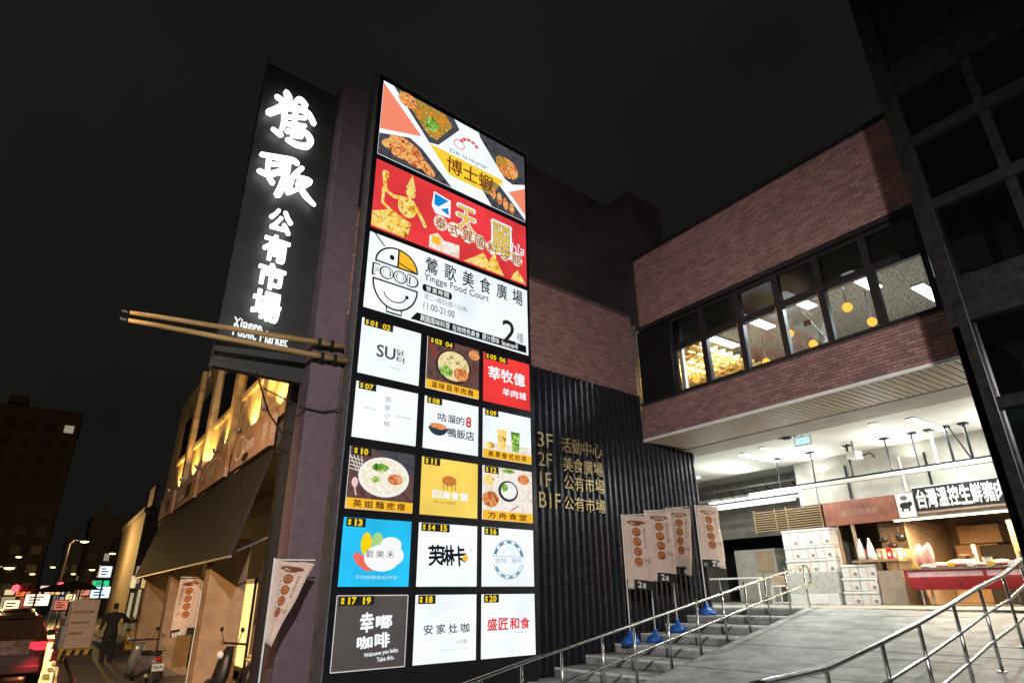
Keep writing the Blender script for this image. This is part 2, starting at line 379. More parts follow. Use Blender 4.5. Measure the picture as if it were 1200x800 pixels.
# windows: six bays, each a lower light and a transom
ys = [9.58]+[PX(x, y, FX)[0] for x, y in ((831, 450.5), (875, 434), (923, 417.6), (974, 400), (1034, 380), (1102.5, 359))]+[2.55, 1.6]
GL = glass('window_glass', (.86, .88, .86), .02); GT = glass('transom_glass', (.16, .165, .16), .06, .12)
for i in range(len(ys)-1):
    y1, y0 = ys[i], ys[i+1]; f = MB()
    f.box(FX+.03, FX+.16, y0, y0+.075, 6.622, 8.638); f.box(FX+.03, FX+.16, y1-.075, y1, 6.622, 8.638)
    f.box(FX+.06, FX+.15, y0+.075, y1-.075, 6.622, 6.66); f.box(FX+.04, FX+.155, y0+.075, y1-.075, 7.75, 7.91); f.box(FX+.06, FX+.15, y0+.075, y1-.075, 8.55, 8.638)
    wf = f.build('window', M_['frame'], mk)
    MB().box(FX+.1, FX+.106, y0+.075, y1-.075, 6.66, 7.75).build('pane', GL, wf)
    MB().box(FX+.1, FX+.106, y0+.075, y1-.075, 7.91, 8.55).build('transom_pane', GT, wf)
    MB().box(FX+.018, FX+.029, y0+.06, y0+.072, 6.63, 7.8).build('trim', M_['steel'], wf)
# upper room seen through the glass
MB().box(FX+.31, 19.2, 1.5, 14.6, 6.3, 6.5).build('upper_floor', M_['board'], mk)
MB().box(FX+.36, 19.2, 1.5, 14.6, 8.78, 8.9).build('upper_ceiling', M_['speck'], mk)
MB().box(FX+.2, FX+.3, 9.4, 9.5, 6.63, 8.6).build('curtain', M_['white'], mk)
MB().box(19.2, 19.35, 1.5, 14.6, 6.3, 8.9).build('upper_back_wall', M_['wallw'], mk)
MB().box(FX+.36, 19.3, 14.6, 14.75, 6.5, 8.9).build('upper_side_wall', M_['wallw'], mk)
MB().box(FX+.36, 19.3, 1.3, 1.48, 6.3, 8.9).build('upper_side_wall', M_['beige'], mk)
# soffit planks, beam and hall ceiling
npl = 62
for i in range(npl):
    y0 = 1.9+i*(10.8-1.9)/npl
    MB().box(FX+.03, 13.6, y0, y0+(10.8-1.9)/npl-.022, 5.60, 5.645).build('plank', M_['plank'], mk)
MB().box(FX+.03, 13.6, 1.9, 10.8, 5.648, 5.658).build('soffit_backing', M_['dark'], mk)
MB().box(FX-.012, FX+.026, 1.5, 10.8, 5.59, 5.66).build('soffit_trim', M_['white'], mk)
MB().box(13.602, 14.6, 1.5, 11.2, 5.585, 5.9).build('beam', M_['beige'], mk)
MB().box(14.602, 18.15, .5, 19, 5.62, 5.8).build('hall_ceiling', M_['ceil'], mk)
MB().box(18.152, 26, 10.4, 19, 6.2, 6.3).build('hall_ceiling', M_['ceil'], mk)
MB().box(18.152, 18.3, 10.2, 19, 5.62, 6.2).build('ceiling_step', M_['ceil'], mk)
MB().box(18.152, 18.3, .5, 10.398, 3.72, 6.0).build('hall_wall', M_['beige'], mk)
MB().box(18.302, 22.5, 10.25, 10.4, FLOOR, 6.2).build('hall_wall', M_['beige'], mk)
MB().box(22.5, 22.65, 10.2, 19, 3.95, 6.25).build('hall_wall', M_['beige'], mk)
MB().box(25.8, 26, 10.2, 19, FLOOR, 4.2).build('hall_wall', M_['dark'], mk)
MB().box(22.66, 26, 10.2, 19, 4.2, 4.3).build('store_ceiling', M_['dark'], mk)
MB().box(13, 26, 19, 19.2, FLOOR, 6.3).build('hall_wall', M_['beige'], mk)
MB().box(21.2, 21.35, .5, 10.25, FLOOR, 4.2).build('stall_back_wall', M_['board'], mk)
MB().box(18.302, 21.2, .5, 10.25, 3.9, 4.0).build('stall_ceiling', M_['beige'], mk)
MB().box(13.6, 26, .3, .48, FLOOR, 5.8).build('hall_wall', M_['beige'], mk)
# side wall (behind the big sign) with brick above the ribs, pillar and upper storeys, their shade painted as a dark colour
ws = MB(AF).box(3.9, 12.78, 9.95, 10.25, .3, 9.22).build('side_wall', M_['mortar'], mk)
bricks(ws, lambda u, d, z: AF(u, 9.95-d, z), 4.0, 12.74, 6.86, 9.18, 0)
MB(AF).box(3.9, 12.8, 9.93, 10.3, 9.222, 9.25).build('coping', M_['mortar'], mk)
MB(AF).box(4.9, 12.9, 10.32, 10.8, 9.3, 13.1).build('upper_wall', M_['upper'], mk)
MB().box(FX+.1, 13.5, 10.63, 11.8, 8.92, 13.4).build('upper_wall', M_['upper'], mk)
MB(AF).box(3.72, 4.28, 9.9, 10.36, .1, 12.2).build('pillar', M_['pillar'], mk, bevel=.015)

# ribbed wall with the floor directory
rw = thing('ribbed_wall', 'black vertically ribbed wall with brass floor directory beside the steps', 'wall', AF(11, 9.9, .3), ARZ)
MB(AF).box(4.35, 12.7, 9.9, 9.945, .3, 6.85).build('panel', M_['black'], rw)
MB(AF).box(12.702, 14.95, 9.9, 10.2, .3, 5.58).build('panel', M_['black'], rw)
s = 8.2
while s < 14.95:
    top = 6.84 if s < 12.66 else 5.575
    MB(AF).prism([(s, 9.902), (s+.03, 9.84), (s+.095, 9.84), (s+.125, 9.902)], .3, top, 'z').build('rib', M_['rib'], rw)
    s += .2
def brass(txt, x0, y0, x1, y1, bold=.012):
    s0 = PA(x0, (y0+y1)/2, 9.8)[0]; s1 = PA(x1, (y0+y1)/2, 9.8)[0]; z1 = PA((x0+x1)/2, y0, 9.8)[1]; z0 = PA((x0+x1)/2, y1, 9.8)[1]
    vs, fs = glyphs(txt, 0, .05); b = MB(AF)
    for k, o in enumerate((0,)): b.add([(s0+(s1-s0)*x+o, 9.83-.03*z+.001*k, z0+(z1-z0)*y+o*.6) for x, y, z in vs], fs)
    b.build('lettering', M_['gold'], rw)
for tx, q in (('3F', (630, 507, 648, 524)), ('活動中心', (658, 516, 705, 533)), ('2F', (631, 530, 647, 546)), ('美食廣場', (660, 538, 706, 555)),
              ('1F', (633, 553, 646, 570)), ('公有市場', (661, 559, 708, 576)), ('B1F', (632, 577, 657, 595)), ('公有市場', (661, 583, 709, 599))): brass(tx, *q)

# glass and steel tower on the right
TX = 9.5; tE = 2.78
tw = thing('glass_tower', 'dark steel and glass lift tower rising beside the ramp', 'tower', (10.4, 0, .3))
MB().box(TX, TX+.3, tE-.24, tE, .3, 13).build('post', M_['dark'] if 0 else mat('dark_steel', (.016, .017, .016), .35, .3, noise=.2), tw, bevel=.01)
dk = MATS['dark_steel']
zb = [(5.35, 6.0), (7.15, 7.32), (8.32, 8.5), (9.35, 9.95), (11.6, 11.9), (2.9, 3.2), (4.1, 4.25)]
for a, b in zb: MB().box(TX+.03, TX+.25, -4, tE-.242, a, b).build('beam', dk, tw)
for y in (1.55, .35, -.85, -2.05): MB().box(TX+.06, TX+.2, y, y+.12, .3, 13).build('mullion', dk, tw)
zs = sorted(zb); GD = glass('dark_glass', (.16, .2, .18), .16, .07)
for (a, b), (c, d) in zip(zs[:-1], zs[1:]):
    for y0, y1 in ((1.67, tE-.242), (.47, 1.55), (-.73, .35), (-1.93, -.85)):
        MB().box(TX+.12, TX+.128, y0, y1, b, c).build('pane', GD, tw)
MB().box(11.6, 11.75, -4, 2.0, .3, 13).build('core_wall', mat('core_grey', (.12, .13, .125), .6, noise=.25, scale=.8), tw)
MB().box(TX, 11.7, tE-.1, tE-.002, .3, 5.3).build('side_panel', dk, tw)
for i, (y, z) in enumerate(((1.2, 7.9), (.4, 8.6), (1.9, 6.6), (.1, 6.9))):
    MB().box(10.6, 11.4, y-.06, y+.06, z, z+.7).build('stair_stringer', M_['grey'], tw)
for z in (4.6, 6.4, 8.2, 10): MB().box(10.2, 11.6, -4, 1.9, z, z+.12).build('landing', M_['concrete'], tw)

# ================================================================== HANDRAILS
def bend(pts, k=5):
    return pts
hl = thing('handrail', 'stainless two-bar handrail separating the steps from the ramp', 'handrail', AF(11, 7.6, .9), ARZ)
def zr(s): return FLOOR-max(0, (S_TOP-s))/TREAD*RISE-.02
P = [PA(x, y, 7.6)[0] for x, y in ((563.7, 780.7), (611, 764), (657.5, 750), (705, 734), (741.5, 722.8), (781, 710.6), (814.6, 699), (844.7, 690), (871.5, 682), (895, 674), (918.6, 667), (939.7, 658.7))]
HR = .92
for s in P:
    MB(AF).tube([(s, 7.6, zr(s)-.1), (s, 7.6, zr(s)+HR)], .021, 8).build('post', M_['steel'], hl, smooth=True)
e = P[-1]; sA = P[0]-.35
top = [(sA-.22, 7.6, zr(sA)+HR-.5), (sA-.2, 7.6, zr(sA)+HR-.18), (sA-.1, 7.6, zr(sA)+HR-.05), (sA, 7.6, zr(sA)+HR)]
top += [(P[1], 7.6, zr(P[1])+HR), (e, 7.6, zr(e)+HR+.02), (e+.16, 7.6, zr(e)+HR+.03), (e+.27, 7.6, zr(e)+HR-.04), (e+.3, 7.6, zr(e)+HR-.2), (e+.3, 7.6, zr(e)+HR-.33)]
MB(AF).tube(top, .027, 10).build('rail', M_['steel'], hl, smooth=True)
MB(AF).tube([(sA-.22, 7.6, zr(sA)+.42), (P[0], 7.6, zr(P[0])+.46), (e, 7.6, zr(e)+.53), (e+.29, 7.6, zr(e)+.57)], .02, 8).build('rail', M_['steel'], hl, smooth=True)
hr = thing('handrail', 'three-bar steel handrail in the right foreground along the ramp edge', 'handrail', AF(10, 2.9, .8), ARZ)
def zq(s): return .302+max(0, s-SR0)*slope
PR = 2.9; H2 = 1.02
rt = [PA(x, y, PR) for x, y in ((880, 803), (895, 800), (968, 783), (1033, 752), (1076, 730), (1116.5, 706.6), (1147, 687.5), (1175, 674), (1195, 658))]
rt.append((rt[-1][0]+1.3, rt[-1][1]+1.3*slope))
MB(AF).tube([(s, PR, z) for s, z in rt], .03, 10).build('rail', M_['steel'], hr, smooth=True)
for dz in (.34, .68):
    MB(AF).tube([(s, PR, z-dz) for s, z in rt[2:]], .022, 8).build('rail', M_['steel'], hr, smooth=True)
for s, z in rt[2:]:
    MB(AF).tube([(s, PR, min(zq(s), z-.9)-.02), (s, PR, z)], .023, 8).build('post', M_['steel'], hr, smooth=True)
    MB(AF).lathe((s, PR, zq(s)-.01), [(.06, 0), (.06, .02), (.03, .028)], 12).build('foot', M_['steel'], hr)
# ================================================================== THE BIG LIGHT-BOX SIGN
PF = 9.6
SL, SRr = 4.454, 8.533
sg = thing('sign_tower', 'tall black light-box sign stacked with food stall panels', 'sign', AF(6.5, 9.75, .3), ARZ)
MB(AF).box(SL-.11, SRr+.1, PF+.02, 9.89, .3, 12.62).build('case', M_['black'], sg, bevel=.01)
MB(AF).box(SL-.135, SL-.112, PF+.0, 9.88, .3, 12.64).build('side_trim', M_['grey'], sg)
MB(AF).box(SL-.135, SRr+.12, PF-.0, 9.88, 12.622, 12.66).build('top_trim', M_['grey'], sg)
def zof(x, y): return PA(x, y, PF)[1]
def sof(x, y): return PA(x, y, PF)[0]
WHT = uneven(emi('backlit_white', (.88, .95, 1.0), 1.12, True), .86)
def lit(name, rgb, k=1.2):
    return uneven(emi('lit_'+name, lin(*rgb), k, True), .75)
def panel(s0, s1, z0, z1, m):
    p = MB(AF).box(s0, s1, PF, PF+.06, z0, z1).build('panel', m, sg)
    MB(AF).box(s0-.018, s1+.018, PF+.012, PF+.055, z0-.018, z1+.018).build('panel_frame', M_['black'], p)
    pr = Print(lambda u, v, d: AF(s0+(s1-s0)*u, PF-d, z0+(z1-z0)*v))
    pr.asp = (z1-z0)/(s1-s0); pr.p = p
    return pr
K = ink(25, 25, 28); GR = ink(120, 120, 125); YL = ink(250, 215, 30); RD = ink(225, 60, 60); WT = ink(250, 252, 255); BK = ink(38, 36, 36); AMB = ink(252, 190, 50)
DKR = ink(70, 25, 18)
food = {k: foodmat('print_'+k, v, sc_) for k, v, sc_ in (
 ('prawn', ((70, 30, 22), (220, 110, 60), (250, 200, 120), (150, 60, 35)), 7), ('curry', ((120, 60, 25), (235, 150, 60), (110, 120, 40), (240, 190, 110)), 6),
 ('noodle', ((190, 150, 90), (250, 235, 190), (235, 205, 140), (120, 150, 70)), 8), ('table', ((60, 40, 38), (110, 80, 75), (85, 60, 55)), 3),
 ('soup', ((225, 215, 195), (255, 252, 240), (240, 225, 190), (250, 245, 230)), 5), ('veg', ((40, 90, 30), (120, 180, 60), (220, 230, 150)), 9),
 ('pork', ((140, 60, 30), (230, 140, 80), (245, 190, 140)), 9), ('gold', ((150, 90, 20), (250, 200, 70), (255, 235, 150), (200, 120, 30)), 5),
 ('slate', ((45, 44, 50), (80, 80, 86), (60, 58, 64)), 4), ('tabl2', ((215, 190, 160), (250, 245, 238), (240, 215, 190)), 4), ('rice', ((235, 240, 235), (250, 250, 250), (200, 215, 190)), 10))}
zt1 = zof(454.5, 97)
rowz = [(zof(446, 182)+.02, zt1), (zof(438, 263)-.06, zof(446, 182)-.12), (zof(430, 360), zof(437, 272))]
# --- shrimp panel
q = panel(SL, SRr, rowz[0][0], rowz[0][1], WHT)
SAL = ink(248, 140, 110)
q.poly('print', SAL, [(0, .97), (0, .33), (.25, .5)], 1)
q.poly('food_picture', food['slate'], [(.06, 1), (.46, 1), (.5, .88), (.36, .5), (.3, .47)], 1)
q.poly('food_picture', food['curry'], [(.09, .98), (.4, .99), (.45, .86), (.35, .56), (.3, .55)], 2)
q.ell('food_picture', food['veg'], .31, .74, .045, .1, 3); q.ell('food_picture', food['prawn'], .15, .9, .06, .1, 3)
q.poly('food_picture', food['slate'], [(0, .27), (.18, .4), (.26, .33), (.46, 0), (0, 0)], 1)
for a, b, r in ((.08, .2, .6), (.13, .28, .1), (.19, .26, -.5), (.24, .18, -.9), (.2, .12, -.4), (.29, .1, -.8), (.14, .14, .4)):
    q.poly('food_picture', food['prawn'], [(a+.075*math.cos(r)*math.cos(t)-.03*math.sin(r)*math.sin(t), b+.1*math.sin(r)*math.cos(t)+.075*math.cos(r)*math.sin(t)) for t in [PI*2*i/14 for i in range(14)]], 3)
q.poly('print', ink(250, 210, 60), [(.3, .46), (.83, .46), (.74, .16), (.44, .16)], 1)
q.text('lettering', ink(120, 50, 20), '博士蝦', .42, .2, .75, .42, .012, 2)
for i in range(5):
    a = PI*.95-i*.52; q.ring('emblem', ink(225, 80, 60), .575, .69, .075, .13, .024, 2, 5, a-.44, a, 1.6)
q.ring('emblem', ink(240, 150, 140), .5, .66, .04, .07, .008, 2, asp=1.7); q.text('lettering', ink(90, 110, 130), 'DR.SHRIMP', .44, .49, .7, .54, 0, 2)
q.poly('food_picture', food['slate'], [(.64, 1), (1, 1), (1, .56), (.9, .47), (.84, .5), (.65, .93)], 1)
q.ell('food_picture', food['prawn'], .86, .68, .085, .15, 2); q.ell('food_picture', food['curry'], .82, .74, .05, .08, 3)
q.poly('food_picture', food['slate'], [(.66, .27), (.74, .38), (.8, .36), (1, .02), (1, 0), (.74, 0), (.66, .2)], 1)
for i in range(4): q.ell('food_picture', food['prawn'], .75+i*.047, .2-i*.035, .02, .085, 2)
q.poly('print', SAL, [(1, .5), (.87, .33), (1, .1)], 1)
q.flush(q.p)
# --- red thai panel
q = panel(SL, SRr, rowz[1][0], rowz[1][1], lit('red', (232, 62, 66), 1.05))
G = food['gold']
q.line('figure', G, [(.05, .78), (.06, .6), (.11, .55), (.2, .6)], .022, 1, q.asp); q.ell('figure', G, .055, .82, .02, .07, 1)
q.ell('figure', G, .205, .7, .028, .075, 2); q.poly('figure', G, [(.175, .76), (.235, .76), (.21, 1.0)], 1); q.ell('figure', G, .19, .47, .055, .15, 1)
q.line('figure', G, [(.22, .58), (.27, .42), (.3, .3)], .022, 1, q.asp); q.line('figure', G, [(.05, .6), (.05, .4), (.12, .3)], .018, 1, q.asp)
q.poly('figure', G, [(.0, .02), (0, .22), (.1, .35), (.22, .25), (.2, .02)], 1)
q.poly('emblem', WT, [(.335, .66), (.345, .9), (.455, .86), (.455, .58), (.36, .56)], 1); q.poly('emblem', ink(20, 140, 215), [(.35, .87), (.44, .84), (.375, .68), (.35, .7)], 2)
q.poly('emblem', ink(20, 140, 215), [(.39, .66), (.44, .73), (.445, .61)], 2)
for tx, a, b, c, d in (('天', .5, .48, .62, .86), ('麗', .74, .36, .88, .84)):
    q.text('lettering_outline', WT, tx, a-.008, b-.015, c+.008, d+.015, .06, 1); q.text('lettering', ink(60, 90, 60), tx, a, b, c, d, .02, 2); q.text('lettering', ink(250, 205, 70), tx, a, b, c, d, -.004, 3)
for i, ch in enumerate('泰式異國料理館'):
    u = .36+i*.088; v = .44-.012*i
    q.ell('lettering_outline', ink(250, 235, 215), u+.035, v+.005, .045, .115, 1, 10)
    q.text('lettering', ink(160, 90, 40), ch, u, v-.085, u+.07, v+.09, .015, 2)
q.text('lettering', WT, 'ฟ้าใส', .86, .47, .985, .64, .02, 1)
q.poly('picture', food['tabl2'], [(.33, .02), (.33, .2), (.38, .28), (.42, .2), (.52, .22), (.52, .02)], 1); q.rect('picture', AMB, .345, .1, .4, .22, 2)
q.poly('picture', food['gold'], [(.55, .02), (.63, .16), (.68, .26), (.72, .15), (.76, .34), (.79, .16), (.83, .02)], 1)
q.poly('picture', food['gold'], [(.88, .02), (.9, .12), (.93, .2), (.96, .12), (.99, .02)], 1)
q.flush(q.p)
# --- food court panel
q = panel(SL, SRr, rowz[2][0], rowz[2][1], WHT)
asp = q.asp; lw = .009
def bl(pts, wdt=lw): q.line('emblem', K, pts, wdt, 2, asp)
arc = lambda u, v, ru, rv, a0, a1, n=16: [(u+ru*math.cos(a0+(a1-a0)*k/n), v+rv*math.sin(a0+(a1-a0)*k/n)) for k in range(n+1)]
bl(arc(.155, .64, .115, .25, 0, PI)); bl([(.04, .64), (.27, .64)]); bl([(.16, .64), (.16, .89)]); bl([(.165, .71), (.27, .64)], .006)
q.poly('emblem', AMB, [(.162, .645)]+[(.155+.113*math.cos(a), .64+.245*math.sin(a)) for a in [i*1.5/12 for i in range(13)]], 1)
q.ell('emblem', K, .125, .75, .013, .035, 2); bl([(.08, .87), (.05, .94), (.025, 1.0)], .007)
bl(arc(.155, .4, .12, .33, PI, 2*PI)); bl([(.035, .4), (.275, .4)]); bl([(.115, .07), (.115, .02), (.195, .02), (.195, .07)])
bl(arc(.155, .28, .06, .11, PI*1.05, PI*1.95), .006); q.ell('emblem', K, .22, .28, .01, .025, 2)
q.text('emblem', K, 'FOOD', .03, .44, .275, .6, .05, 2); q.text('emblem', WT, 'FOOD', .034, .448, .271, .592, .0, 3)
for i, ch in enumerate('鶯歌美食廣場'): u = .315+i*.115; q.text('lettering', K, ch, u, .72, u+.073, .95, .012, 2)
q.text('lettering', ink(70, 70, 74), 'Yingge Food Court', .31, .575, .72, .7, .012, 2)
q.rect('lettering', K, .315, .445, .47, .545, 1); q.ell('lettering', K, .315, .495, .012, .05, 1.2, 12); q.ell('lettering', K, .47, .495, .012, .05, 1.2, 12)
for i, ch in enumerate('營業時間'): q.text('lettering', WT, ch, .325+i*.036, .46, .353+i*.036, .53, .01, 2)
q.text('lettering', ink(95, 98, 102), '週二~週日(週一公休)', .315, .33, .58, .42, 0, 2); q.text('lettering', ink(80, 84, 88), '11:00-21:00', .315, .21, .5, .3, .012, 2)
q.poly('ribbon', K, [(.245, .02), (.28, .13), (.985, .13), (.985, .02)], 1)
u = .3
for grp in ('異國風味料理', '在地特色美食', '原汁原味', '健康咖啡'):
    for ch in grp: q.text('lettering', WT, ch, u, .035, u+.026, .115, .01, 2); u += .0292
    u += .014
q.text('lettering', BK, '2', .815, .09, .905, .42, .02, 3); q.text('lettering', GR, '樓', .915, .14, .965, .3, 0, 3)
q.flush(q.p)
# --- stall panels, three columns by five rows
cols = [(sof(396, 687), sof(478.6, 686)), (sof(488, 687), sof(558.4, 687)), (sof(564.7, 687), sof(626, 687))]
rws = [(zof(420.5, 436), zof(427, 372)), (zof(413, 511), zof(419, 446)), (zof(406, 595), zof(412, 522)), (zof(396, 687), zof(403.5, 605.3)), (zof(386.5, 788), zof(395, 697.7))]
TAGS = [['01 02', '03 04', '05 06'], ['07', '08', '09'], ['10', '11', '12'], ['13', '14 15', '16'], ['17 19', '18', '20']]
LITS = {'05 06': lit('tomato', (228, 58, 56)), '11': lit('mustard', (240, 205, 95)), '13': lit('cyan', (40, 185, 235)), '17 19': lit('char', (86, 80, 78), 1)}
def band(q, tx, c=AMB): q.rect('band', c, 0, 0, 1, .17, 3); n = len(tx); [q.text('lettering', DKR, ch, .1+.82*i/n, .03, .1+.82*i/n+.62/n, .145, .02, 4) for i, ch in enumerate(tx)]
for r in range(5):
    for c in range(3):
        tg = TAGS[r][c]; q = panel(*cols[c], *rws[r], LITS.get(tg, WHT)); T = q.text; a = q.asp
        tw_ = .08+.067*len(tg)
        q.rect('number_plate', BK, .03, .865, .03+tw_+.06, .995, 5); [T('number', YL, d_, .13+.067*j+(.018 if d_ == '1' else 0), .885, .13+.067*j+(.042 if d_ == '1' else .056), .975, .07, 6) for j, d_ in enumerate(tg) if d_ != ' ']
        q.rect('number', YL, .055, .935, .095, .972, 6); q.rect('number', YL, .055, .888, .095, .925, 6)
        if tg == '01 02':
            T('lettering', ink(70, 70, 74), 'SU', .27, .36, .57, .58, .02, 1); T('lettering', ink(70, 70, 74), '닭', .6, .47, .72, .58, .02, 1); T('lettering', ink(70, 70, 74), '터', .6, .34, .73, .45, .02, 1); T('lettering', ink(190, 190, 195), 'chicken', .5, .2, .68, .24, 0, 1)
        elif tg == '03 04':
            q.rect('food_picture', food['table'], 0, .17, 1, 1, 1); q.ell('food_picture', ink(60, 45, 40), .5, .52, .34, .33, 2); q.ell('food_picture', food['noodle'], .5, .53, .3, .29, 3)
            q.ell('food_picture', food['veg'], .36, .4, .12, .11, 4); q.ell('food_picture', food['pork'], .64, .4, .14, .13, 4.2); q.ell('food_picture', food['pork'], .9, .86, .11, .1, 2); q.line('food_picture', ink(150, 60, 45), [(.02, .9), (.16, .62)], .05, 2, a)
            q.line('food_picture', ink(120, 60, 50), [(.72, .3), (.98, .6)], .04, 4, a); band(q, '滋味菇羊肉麵')
        elif tg == '05 06':
            for i, ch in enumerate('莘牧億'): T('lettering', WT, ch, .1+.27*i, .48, .35+.27*i, .74, .03, 1, .06)
            for i, ch in enumerate('羊肉城'): T('lettering', WT, ch, .4+.18*i, .2, .55+.18*i, .35, .03, 1)
        elif tg == '07':
            for i, ch in enumerate('張家小館'): T('lettering', ink(120, 125, 130), ch, .46, .72-.15*i, .56, .82-.15*i, -.01, 1)
            T('lettering', ink(120, 125, 130), 'since', .14, .53, .32, .57, 0, 1); T('lettering', ink(120, 125, 130), 'handmade', .66, .48, .9, .52, 0, 1)
        elif tg == '08':
            for i, ch in enumerate('咕溜的'): T('lettering', K, ch, .24+.17*i, .56, .39+.17*i, .72, .015, 1, .05)
            for i, ch in enumerate('鴨飯店'): T('lettering', K, ch, .42+.17*i, .28, .58+.17*i, .46, .015, 1)
            q.ell('picture', ink(40, 60, 80), .25, .43, .17, .16, 1, 20, PI, 2*PI); q.ell('picture', food['pork'], .25, .45, .15, .06, 2); T('picture', RD, '8', .76, .54, .86, .74, .05, 1)
        elif tg == '09':
            q.rect('food_picture', food['tabl2'], 0, .17, 1, .33, 1)
            for u, cc in ((.38, food['gold']), (.66, food['veg'])): q.poly('food_picture', cc, [(u-.1, .62), (u+.1, .62), (u+.07, .2), (u-.07, .2)], 2)
            q.ell('food_picture', food['gold'], .14, .26, .09, .06, 2); band(q, '美果泰式奶茶')
        elif tg == '10':
            q.rect('food_picture', food['table'], 0, .17, 1, 1, 1); q.poly('food_picture', food['slate'], [(.3, 1), (1, 1), (1, .6), (.8, .7)], 1.5)
            for i in range(4): q.line('food_picture', ink(225, 220, 205), [(.0+i*.055, .86-.0*i), (.12+i*.03, .6)], .012, 2, a, False); q.line('food_picture', ink(225, 220, 205), [(0, .82-i*.06), (.2, .78-i*.06)], .012, 2.2, a, False)
            q.ell('food_picture', ink(245, 244, 240), .53, .55, .39, .33, 2.5); q.ell('food_picture', food['soup'], .53, .56, .35, .29, 3); q.ell('food_picture', food['veg'], .46, .7, .13, .07, 4); q.ell('food_picture', food['veg'], .4, .5, .08, .05, 4)
            q.ell('food_picture', food['pork'], .7, .53, .12, .09, 4); q.ell('food_picture', ink(240, 200, 200), .1, .42, .045, .08, 3); q.line('food_picture', ink(240, 200, 200), [(.1, .36), (.13, .22)], .02, 3, a); band(q, '英姐麵疙瘩')
        elif tg == '11':
            q.ell('picture', ink(205, 125, 60), .48, .62, .13, .09, 1); 
            for u in (.39, .45, .52, .58): q.line('picture', ink(185, 110, 50), [(u, .58), (u-.01+.02*(u > .48), .46)], .015, 1, a)
            for i, ch in enumerate('四海食堂'): T('lettering', WT, ch, .2+.16*i, .3, .34+.16*i, .43, .04, 1)
            T('lettering', ink(150, 110, 50), 'Since 2000', .22, .21, .6, .26, 0, 1)
        elif tg == '12':
            q.rect('food_picture', food['tabl2'], 0, .17, 1, 1, 1); q.ell('food_picture', ink(50, 55, 58), .5, .56, .2, .2, 2); q.ell('food_picture', food['rice'], .51, .57, .16, .16, 3); q.ell('food_picture', food['veg'], .42, .62, .07, .07, 4)
            q.ell('food_picture', food['pork'], .15, .38, .16, .15, 2); q.ell('food_picture', food['pork'], .82, .82, .12, .1, 2); q.ell('food_picture', food['gold'], .12, .74, .1, .09, 2); q.ell('food_picture', food['veg'], .5, .95, .13, .04, 2); q.line('food_picture', ink(190, 120, 90), [(.55, .2), (.7, .3)], .02, 3, a); band(q, '方舟食堂')
        elif tg == '13':
            q.ell('emblem', ink(250, 215, 20), .34, .62, .08, .17, 1); q.ell('emblem', ink(170, 215, 130), .5, .68, .08, .12, .8); q.poly('emblem', ink(240, 110, 95), [(.16, .44), (.22, .5), (.34, .42), (.48, .24), (.36, .22), (.22, .32)], 1)
            for u, v, ru, rv in ((.58, .42, .26, .2), (.7, .62, .16, .12), (.76, .46, .14, .14), (.5, .4, .14, .16)): q.ell('emblem', WT, u, v, ru, rv, 2+u)
            for i, ch in enumerate('歡樂禾'): T('lettering', ink(60, 60, 60), ch, .34+.15*i, .42, .45+.15*i, .53, 0, 4)
            T('lettering', ink(200, 235, 245), '手作飯糰|飲品|早餐', .22, .1, .82, .16, 0, 1)
        elif tg == '14 15':
            for i, ch in enumerate('芙琳卡'): T('lettering', K, ch, .17+.2*i, .33, .4+.2*i, .65, .03, 1, .08)
            q.ell('emblem', AMB, .79, .46, .05, .055, 2); T('lettering', GR, '♪', .87, .57, .9, .62, 0, 1)
        elif tg == '16':
            TB = ink(70, 130, 165)
            q.ring('emblem', TB, .5, .46, .3, .34, .012, 1); q.ring('emblem', TB, .5, .46, .25, .28, .008, 1)
            for i in range(5): q.ring('emblem', TB, .5, .46, .285, .32, .035, 1.5, 6, .2+i*.58, .2+i*.58+.35)
            for i in range(4): q.ring('emblem', TB, .5, .46, .285, .32, .03, 1.5, 6, 3.6+i*.55, 3.6+i*.55+.3)
            q.rect('emblem', WT, .2, .38, .8, .5, 2); T('lettering', ink(120, 165, 190), '信姓 · 壹所', .24, .4, .76, .48, 0, 3); q.line('emblem', TB, [(.22, .51), (.78, .51)], .006, 3, a); q.line('emblem', ink(170, 200, 215), [(.38, .56), (.5, .7), (.62, .56)], .01, 2, a)
        elif tg == '17 19':
            for ch, x0, y0, x1, y1 in (('幸', .34, .5, .52, .76), ('嘟', .56, .54, .78, .72), ('咖', .32, .28, .52, .44), ('啡', .56, .28, .76, .48)): T('lettering', WT, ch, x0, y0, x1, y1, .04, 1, .05)
            T('lettering', WT, 'Welcome you baby,', .42, .17, .9, .24, .03, 1, .1); T('lettering', WT, 'Take this..', .6, .1, .85, .16, .03, 1, .1)
            for pts in ([(0, 0), (1, 0)], [(0, 1), (1, 1)], [(0, 0), (0, 1)], [(1, 0), (1, 1)]): q.line('border', ink(215, 205, 200), pts, .012, 2, a, False)
        elif tg == '18':
            for i, ch in enumerate('安家灶咖'): T('lettering', K, ch, .14+.2*i, .42, .28+.2*i, .56, .015, 1, .08)
            T('lettering', GR, '小灶咖', .66, .26, .84, .32, 0, 1); q.line('lettering', ink(190, 190, 195), [(.4, .18), (.88, .18)], .004, 1, a)
        elif tg == '20':
            for i, ch in enumerate('盛匠和食'): T('lettering', ink(228, 62, 66), ch, .1+.205*i, .43, .275+.205*i, .61, .03, 1)
            T('lettering', GR, '日式料理', .6, .36, .76, .39, 0, 1)
        q.flush(q.p)
